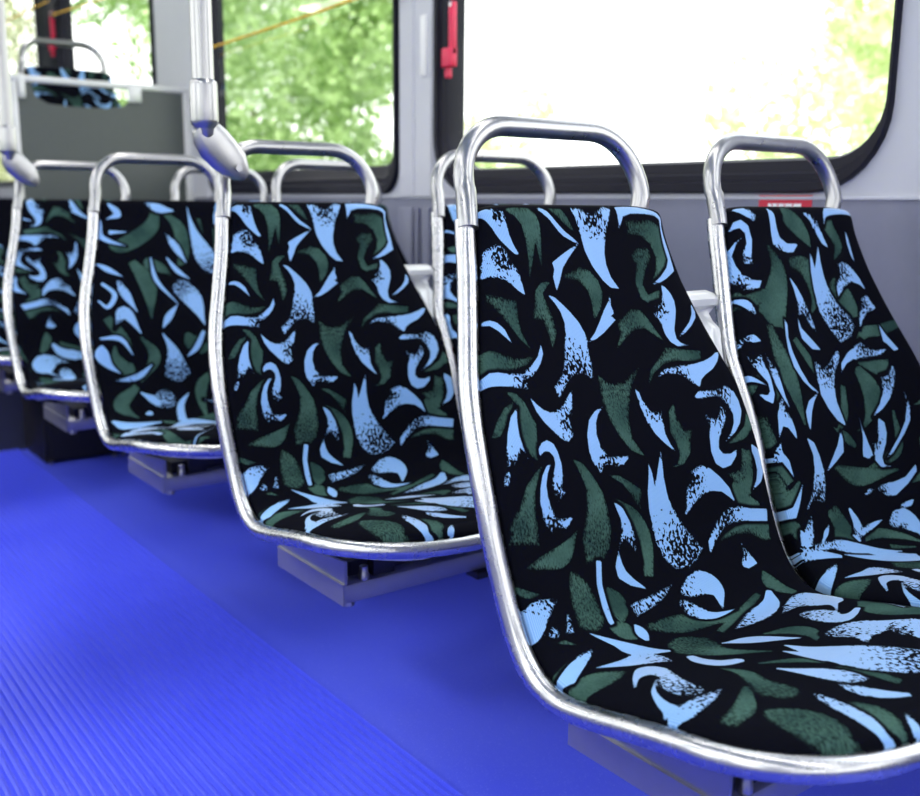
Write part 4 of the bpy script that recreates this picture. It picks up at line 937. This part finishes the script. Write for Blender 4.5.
for side,r,lab,pat in seatspec:
    make_seat(lab,pat,1 if side=='A' else -1,(XA if side=='A' else XWIN,ROWS[r],ZF),handle=r<4,tip=-.013 if r==0 else 0.0)
s=make_seat('raised seat with swirl fabric behind the grey partition, seen over its rail','P4',1,(1.362,4.70,.550),True,None)
s.scale=(1.13,1.13,1.13)
# ---- plate between the two shells of a row (part of the pair's mount) and the cantilever mount
mounts={}
def make_mount(r,lab):
    y0=ROWS[r]
    root=empty('seat_mount',(XA+(-.006,0,0,0,0)[r],y0+(-.05,.0,.055,.085,.10)[r],ZF+(.010,0,0,0,0)[r]),0,lab,'seat mount','steel mounts under the seat rows')
    if mounts:
        for c in mounts['parts']: d=copy_tree(c,root)
        return root
    x0=.758-XA; x1=XW-.005-XA; parts=[]
    b=MB()
    b.box(x0+.004,x1,-.372,-.155,-.621,-.590,.002)
    parts.append(b.build('cross_beam',M['beam'],root))
    b=MB(); b.prism([(-.150,-.622),(-.376,-.622),(-.376,-.588),(-.150,-.588)],'x',x0-.002,x0+.003)
    b.prism([(-.150,-.5865),(-.376,-.5865),(-.376,-.548),(-.150,-.575)],'x',x0+.001,x0+.006)
    b.prism([(-.15,-.5885),(-.376,-.5885),(-.376,-.586),(-.15,-.586)],'x',x0-.003,x0+.004)
    parts.append(b.build('end_plate',M['beam'],root))
    b=MB(); 
    for xx in (-.06,.30,.52): b.box(xx-.02,xx+.02,-.36,-.17,-.591,-.5445)
    b.box(x0+.03,x1,-.34,-.18,-.5905,-.565)
    parts.append(b.build('bracket',M['beam_dark'],root))
    for xx,yy,zz in ((x0+.045,-.362,-.578),(x0+.02,-.355,-.619),):
        b=MB(); b.lathe([(.001,-.012),(.0095,-.012),(.0095,-.004),(.0075,.0),(.0075,.010),(.001,.012)],(xx,yy,zz),10)
        parts.append(b.build('bolt',M['bolt'],root))
    # bracket under the front edge of the beam
    b=MB(); b.box(.115,.30,-.385,-.35,-.634,-.6215,.002)
    parts.append(b.build('foot_bracket',M['beam_dark'],root))
    b=MB(); b.lathe([(.001,-.01),(.010,-.01),(.010,.004),(.006,.006),(.001,.006)],(.155,-.385,-.628),10)
    parts.append(b.build('bolt',M['bolt'],root))
    mounts['parts']=parts
    return root
for r,lab in enumerate(('silver steel beam under the nearest seats, lower right','silver steel beam under the second pair of seats, end plate facing the aisle',
    'silver steel beam under the third pair of seats','silver steel beam under the fourth pair, in front of the black box','small steel beam above the black box at the left edge')):
    make_mount(r,lab)
# filler plate between aisle and window shells
def filler(r,lab):
    y0=ROWS[r]
    L=catmull(SIDE,6); rows=[]
    zs=[-.118,-.121,-.126,-.131,-.1335,-.137,-.146,-.158,-.166,-.18,-.19,-.20,-.208,-.215,-.222,-.228,-.234]
    off=[ .014,.000,-.006,-.004,.002,.014,.022,.016,.004,.004,.004,.004,.004,.004,.004,.004,.004]
    V=[];F=[];m=9
    for z,o in zip(zs,off):
        y=np.interp(-z,-L[:,1],L[:,0]); w=np.interp(-z,-L[:,1],L[:,2])
        a=XA+min(w-.001+.011*max(0.0,1+z/.10),.2262)+.003; b=XWIN-min(w+.001,.2185)-.0155
        if b<a+.002: zs=zs[:zs.index(z)]; break
        for k in range(m):
            t=k/(m-1); e=abs(2*t-1)**4
            V.append((a+(b-a)*t,y0+y+o+.006-.012*e*(z<-.135),z+ZF))
    n=len(zs)
    for i in range(n-1):
        for k in range(m-1): F.append((i*m+k,i*m+k+1,(i+1)*m+k+1,(i+1)*m+k))
    mb=MB(); mb.add(V,F,True); b=len(mb.v)
    o=mb.build('gap_plate',M['shell'])
    md=o.modifiers.new('thick','SOLIDIFY'); md.thickness=.004; md.offset=-1
    tag(o,lab,'filler plate','silver plates between paired seat backs')
for r,lab in enumerate(('silver plate with rolled top between the nearest pair of seat backs','silver plate with rolled top between the second pair of seat backs',
    'silver plate between the third pair of seat backs','silver plate between the fourth pair of seat backs')): filler(r,lab)

# ---------------------------------------------------------------- poles clamped to the handles
def make_pole(loc,lab):
    root=empty('stanchion_pole',loc,0,lab,'pole','steel poles on the aisle seats')
    b=MB(); b.tube([(0,0,.16),(0,0,CEIL-loc[2])],.0185,24); b.build('pole_tube',M['handle'],root)
    b=MB(); b.lathe([(.0185,.216),(.0225,.212),(.0235,.206),(.0235,.150),(.0225,.143),(.0185,.139),(.0165,.134),(.0160,.126),(.012,.120)],(0,0,0),28); b.build('sleeve',M['handle'],root)
    # flat paddle arm reaching down to the handle corner
    b=MB()
    import itertools
    sp=[(-.008,.142,.018,.012),(.000,.130,.028,.013),(.015,.113,.033,.013),(.034,.094,.032,.012),(.052,.078,.028,.012),(.064,.064,.018,.011),(.070,.057,.009,.009)]
    V=[];F=[];n=16
    for k,(x,z,hw,th) in enumerate(sp):
        d=Vector((.72,0,-.69)); nr=Vector((.69,0,.72))
        for q_ in range(n):
            a=2*math.pi*q_/n; ca,sa=math.cos(a),math.sin(a)
            ca=math.copysign(abs(ca)**.7,ca); sa=math.copysign(abs(sa)**.7,sa)
            p=Vector((x,0,z))+nr*(hw*ca)+Vector((0,1,0))*(th*sa); V.append((p.x,p.y,p.z))
    for k in range(len(sp)-1):
        for q_ in range(n): F.append((k*n+q_,k*n+(q_+1)%n,(k+1)*n+(q_+1)%n,(k+1)*n+q_))
    F+=[tuple(range(n))[::-1],tuple((len(sp)-1)*n+i for i in range(n))]
    b.add(V,F,True); b.build('clamp_arm',M['handle'],root)
    b=MB(); b.tube([(.052,-.014,.072),(.052,-.018,.072)],.006,12); b.build('screw',M['bolt'],root)
    return root
make_pole((.7085,1.671,-.018),'bright steel pole clamped to the second aisle seat')
make_pole((.7235,3.077,-.018),'steel pole at the left edge, clamped to the fourth aisle seat')

# ---------------------------------------------------------------- partition in front of the raised rear seats
root=empty('partition_panel',(1.30,4.0,DECK),0,'dark grey partition panel with light metal rail, behind the last seats','partition')
R=lambda x:x-1.30
Zr=lambda z:z-DECK
b=MB() # panel with a scooped opening under the rail
lo,hi=.975,1.632
zt=.413
arc=[(R(1.395),Zr(zt)),(R(1.395),Zr(.375)),(R(1.37),Zr(.349)),(R(1.30),Zr(.338)),(R(1.18),Zr(.336)),(R(1.09),Zr(.342)),(R(1.05),Zr(.362)),(R(1.035),Zr(.395)),(R(1.035),Zr(zt))]
poly=[(R(lo),Zr(zt)),(R(lo),0.0),(R(hi),0.0),(R(hi),Zr(zt))]+arc
b.prism(poly,'y',-.008,.008); b.build('panel_board',M['panel'],root)
b=MB(); b.box(R(lo-.012),R(hi),-.014,.014,Zr(zt),Zr(zt+.024),.005); b.build('top_rail',M['shell'],root)
b=MB(); b.box(R(1.604),R(1.636),-.016,.016,0,Zr(zt),.004); b.build('side_post',M['shell'],root)
b=MB(); b.box(R(lo-.012),R(lo+.008),-.014,.014,0,Zr(zt),.004); b.build('side_post',M['shell'],root)
b=MB(); b.box(R(1.385),R(1.435),-.022,-.009,Zr(.365),Zr(.43),.004); b.build('clip',M['shell'],root)
b=MB(); b.box(R(.985),R(1.01),-.022,-.009,Zr(.355),Zr(.43),.004); b.build('clip',M['shell'],root)
# ---- black box below the last seats
root=empty('equipment_box',(1.25,3.75,FLOOR),0,'black steel box on the blue floor below the last seats','box')
b=MB(); b.box(-.352,.375,-.13,.14,.0055,.275,.004); b.build('housing',M['black'],root)
b=MB(); b.box(-.33,.36,-.135,-.129,.02,.255,.001); b.build('front_cover',M['black'],root)
for xx,yy in ((-.335,-.128),(-.12,-.15),(-.09,-.15)):
    b=MB(); b.lathe([(.001,0),(.009,0),(.009,.006),(.005,.009),(.001,.009)],(xx,yy-.012,.0055 if xx<-.3 else .0055),10); b.build('bolt',M['bolt'],root)

# ---------------------------------------------------------------- small things on the window wall
o=MB(); 
root=empty('warning_sticker',(XW-.0045,1.175,-.016),0,'red sticker with white print on the wall below the big window','sticker')
o.box(-.0012,0,-.058,.058,-.045,.034); o.build('sticker_film',M['redsign'],root)
o=MB(); 
for (a,c) in ((-.036,-.020),(-.017,-.002),(.001,.013),(.016,.026),(.029,.036)): o.box(-.0020,-.0011,a,c,.012,.019)
x=-.046
for k in range(11):
    o.box(-.0020,-.0011,-.052+k*.0095,-.052+k*.0095+.0068,-.003+.006*math.sin(math.pi*(k+.5)/11),.003+.006*math.sin(math.pi*(k+.5)/11))
o.box(-.0020,-.0011,-.048,.048,-.020,-.012); o.build('print',M['white'],root)
o=MB(); o.box(XW-.0150,XW-.0103,2.335,2.362,.335,.492,.0008)
tag(o.build('label_strip',M['white']),'narrow white vertical strip on the grey pillar between the windows','label')
def release(y,z0,z1,xx,lab,k=1.0):
    root=empty('emergency_release_handle',(xx,y,z0),0,lab,'release handle','red window release handles')
    h=z1-z0
    b=MB(); b.box(-.018,-.002,-.010*k,.008*k,h*.30,h,.003); b.build('lever',M['red'],root)
    b=MB(); b.box(-.022,.0,-.010*k,.034*k,h*.14,h*.40,.004); b.box(-.014,.0,.012*k,.028*k,0,h*.14,.003); b.build('latch',M['red'],root)
    b=MB(); b.box(-.0195,-.0175,-.006*k,.004*k,h*.93,h*.99); b.build('tip',M['white'],root)
release(2.205,.318,.505,XW-.012,'red release handle on the dark frame of the big window')
release(5.765,.74,.96,XW-.0095,'red release handle on the dark post far left',1.7)
mb=MB(); mb.box(XW-.010,XW+.05,5.742,6.098,.07,1.24,.004); tag(mb.build('wall_right',M['rubber']),kind='structure')
def cord(p0,p1,sag,lab):
    pts=[]
    for k in range(17):
        t=k/16; pts.append((p0[0]+(p1[0]-p0[0])*t,p0[1]+(p1[1]-p0[1])*t,p0[2]+(p1[2]-p0[2])*t-sag*4*t*(1-t)))
    root=empty('pull_cord',p0,0,lab,'pull cord','yellow pull cords along the windows')
    b=MB(); b.tube([tuple(np.array(p)-np.array(p0)) for p in pts],.0042,8); b.build('cord_line',M['yellow'],root)
    for p in (pts[0],pts[-1]):
        q_=np.array(p)-np.array(p0); b=MB(); b.box(q_[0]-.008,XW-.012-p0[0]+.0,q_[1]-.010,q_[1]+.010,q_[2]-.012,q_[2]+.012,.002); b.build('clip',M['beam_dark'],root)
cord((XW-.035,3.86,.553),(XW-.035,2.44,.583),.004,'yellow pull cord across the foliage window')
cord((XW-.035,4.30,.872),(XW-.035,5.70,.935),.0,'yellow pull cord across the far window left of the grey pillar')
cord((XW-.035,5.71,1.012),(XW-.035,7.5,1.04),.0,'yellow pull cord across the farthest window at the left edge')

# ---------------------------------------------------------------- outside
mb=MB(); mb.box(-60,60,-60,80,-2.0,-1.72); tag(mb.build('ground',M['grassy']),kind='structure')
nprng=np.random.default_rng(5)
def tree(x,y,h,rx,mat,lab,leaf=.11,n=5200,gap=.5,z0=-1.72,trunk=True):
    root=empty('tree',(x,y,z0),0,lab,'tree','trees outside the bus windows')
    c=[]
    nb=int(10+rx*7)
    for k in range(nb):
        a=nprng.uniform(0,2*math.pi); rr=rx*math.sqrt(nprng.uniform(0,1))*.75; zz=nprng.uniform(.16,.95)*h
        c.append((rr*math.cos(a),rr*math.sin(a),zz,rx*nprng.uniform(.22,.42)*(1.1-.4*abs(zz/h-.5))))
    c=np.array(c)
    k=nprng.integers(0,nb,n); d=nprng.normal(size=(n,3)); d/=np.linalg.norm(d,axis=1)[:,None]
    rad=c[k,3]*nprng.uniform(.55,1.05,n)**.6
    P=c[k,:3]+d*rad[:,None]; P[:,2]=np.maximum(P[:,2],.1)
    nrm=d+nprng.normal(size=(n,3))*.55; nrm/=np.linalg.norm(nrm,axis=1)[:,None]
    t=np.cross(nrm,nprng.normal(size=(n,3))); t/=np.linalg.norm(t,axis=1)[:,None]; b=np.cross(nrm,t)
    s=leaf*nprng.uniform(.6,1.25,n)[:,None]
    V=np.stack([P-t*s*.5,P+b*s*.27+nrm*s*.06,P+t*s*.5,P-b*s*.27+nrm*s*.06],1).reshape(-1,3)
    F=np.arange(4*n).reshape(n,4)
    me=bpy.data.meshes.new('foliage'); me.from_pydata(V.tolist(),[],F.tolist()); me.materials.append(mat)
    o=bpy.data.objects.new('foliage',me); COL.objects.link(o); o.parent=root; o['kind']='stuff'
    b_=MB(); b_.tube([(0,0,0),(.03,.02,h*.15),(.0,.03,h*.30)],[.13,.10,.05],9)
    b_.build('trunk',M['bark'],root)
TREES=[ # x,y,height,radius,kind,label
 (5.2,9.7,6.6,1.7,'leaf_mid','leafy green tree filling the right of the foliage window'),
 (5.2,13.4,7.0,1.75,'leaf_mid','leafy green tree filling the left of the foliage window'),
 (8.6,18.0,11.5,3.1,'leaf_mid','taller green tree behind the others in the foliage window'),
 (4.6,16.6,2.9,1.0,'leaf_dry','low olive bush in the far window left of the grey pillar'),
 (5.2,23.8,7.2,2.0,'leaf_dry','tall olive tree at the upper right of the far left window'),
 (10.0,12.6,3.5,1.1,'leaf_pale','pale washed out bush at lower left of the big window'),
 (7.4,4.7,3.9,1.15,'leaf_pale','tree with painted washed-out leaves at the right of the big window'),
 (11.0,6.0,5.4,1.8,'leaf_pale','pale tree farther back at the right of the big window')]
for t in TREES: tree(t[0],t[1],t[2],t[3],M[t[4]],t[5],n=int((5200 if t[4]=='leaf_mid' else 2600)*t[3]**1.5)+1200,leaf=.13)

# ---------------------------------------------------------------- light
w=bpy.data.worlds.new('sky'); sc.world=w; w.use_nodes=True; nt=w.node_tree; nt.nodes.clear()
wo=nt.nodes.new('ShaderNodeOutputWorld'); bg=nt.nodes.new('ShaderNodeBackground'); 
tc=nt.nodes.new('ShaderNodeTexCoord'); sx=nt.nodes.new('ShaderNodeSeparateXYZ'); cr=nt.nodes.new('ShaderNodeValToRGB')
nt.links.new(tc.outputs['Generated'],sx.inputs[0]); nt.links.new(sx.outputs[2],cr.inputs[0])
cr.color_ramp.elements[0].position=.0; cr.color_ramp.elements[0].color=(1,1,.985,1)
cr.color_ramp.elements[1].position=.9; cr.color_ramp.elements[1].color=(.86,.93,1,1)
nt.links.new(cr.outputs[0],bg.inputs[0]); bg.inputs[1].default_value=SKY; nt.links.new(bg.outputs[0],wo.inputs[0])
sun=bpy.data.lights.new('sun','SUN'); sun.energy=SUN; sun.angle=math.radians(16); sun.color=(1,.96,.88)
so=bpy.data.objects.new('sun',sun); COL.objects.link(so)
so.rotation_euler=Vector((.68,.16,-.72)).to_track_quat('-Z','Y').to_euler()

# ---------------------------------------------------------------- camera
F_,R_,U_=cam_axes()
cam=bpy.data.cameras.new('camera'); co=bpy.data.objects.new('camera',cam); COL.objects.link(co)
m=Matrix.Identity(4)
for i in range(3): m[i][0]=R_[i]; m[i][1]=U_[i]; m[i][2]=-F_[i]
co.matrix_world=m
cam.sensor_fit='HORIZONTAL'; cam.sensor_width=36; cam.lens=FPX*36/920; cam.clip_start=.05; cam.clip_end=300
cam.dof.use_dof=True; cam.dof.focus_distance=1.25; cam.dof.aperture_fstop=4.4
sc.camera=co
vs=sc.view_settings; vs.view_transform='Standard'; vs.look='None'; vs.gamma=1; vs.exposure=EXPO; vs.use_curve_mapping=False
sc.cycles.use_denoising=True
sc.cycles.max_bounces=10; sc.cycles.diffuse_bounces=5; sc.cycles.glossy_bounces=4; sc.cycles.transparent_max_bounces=12
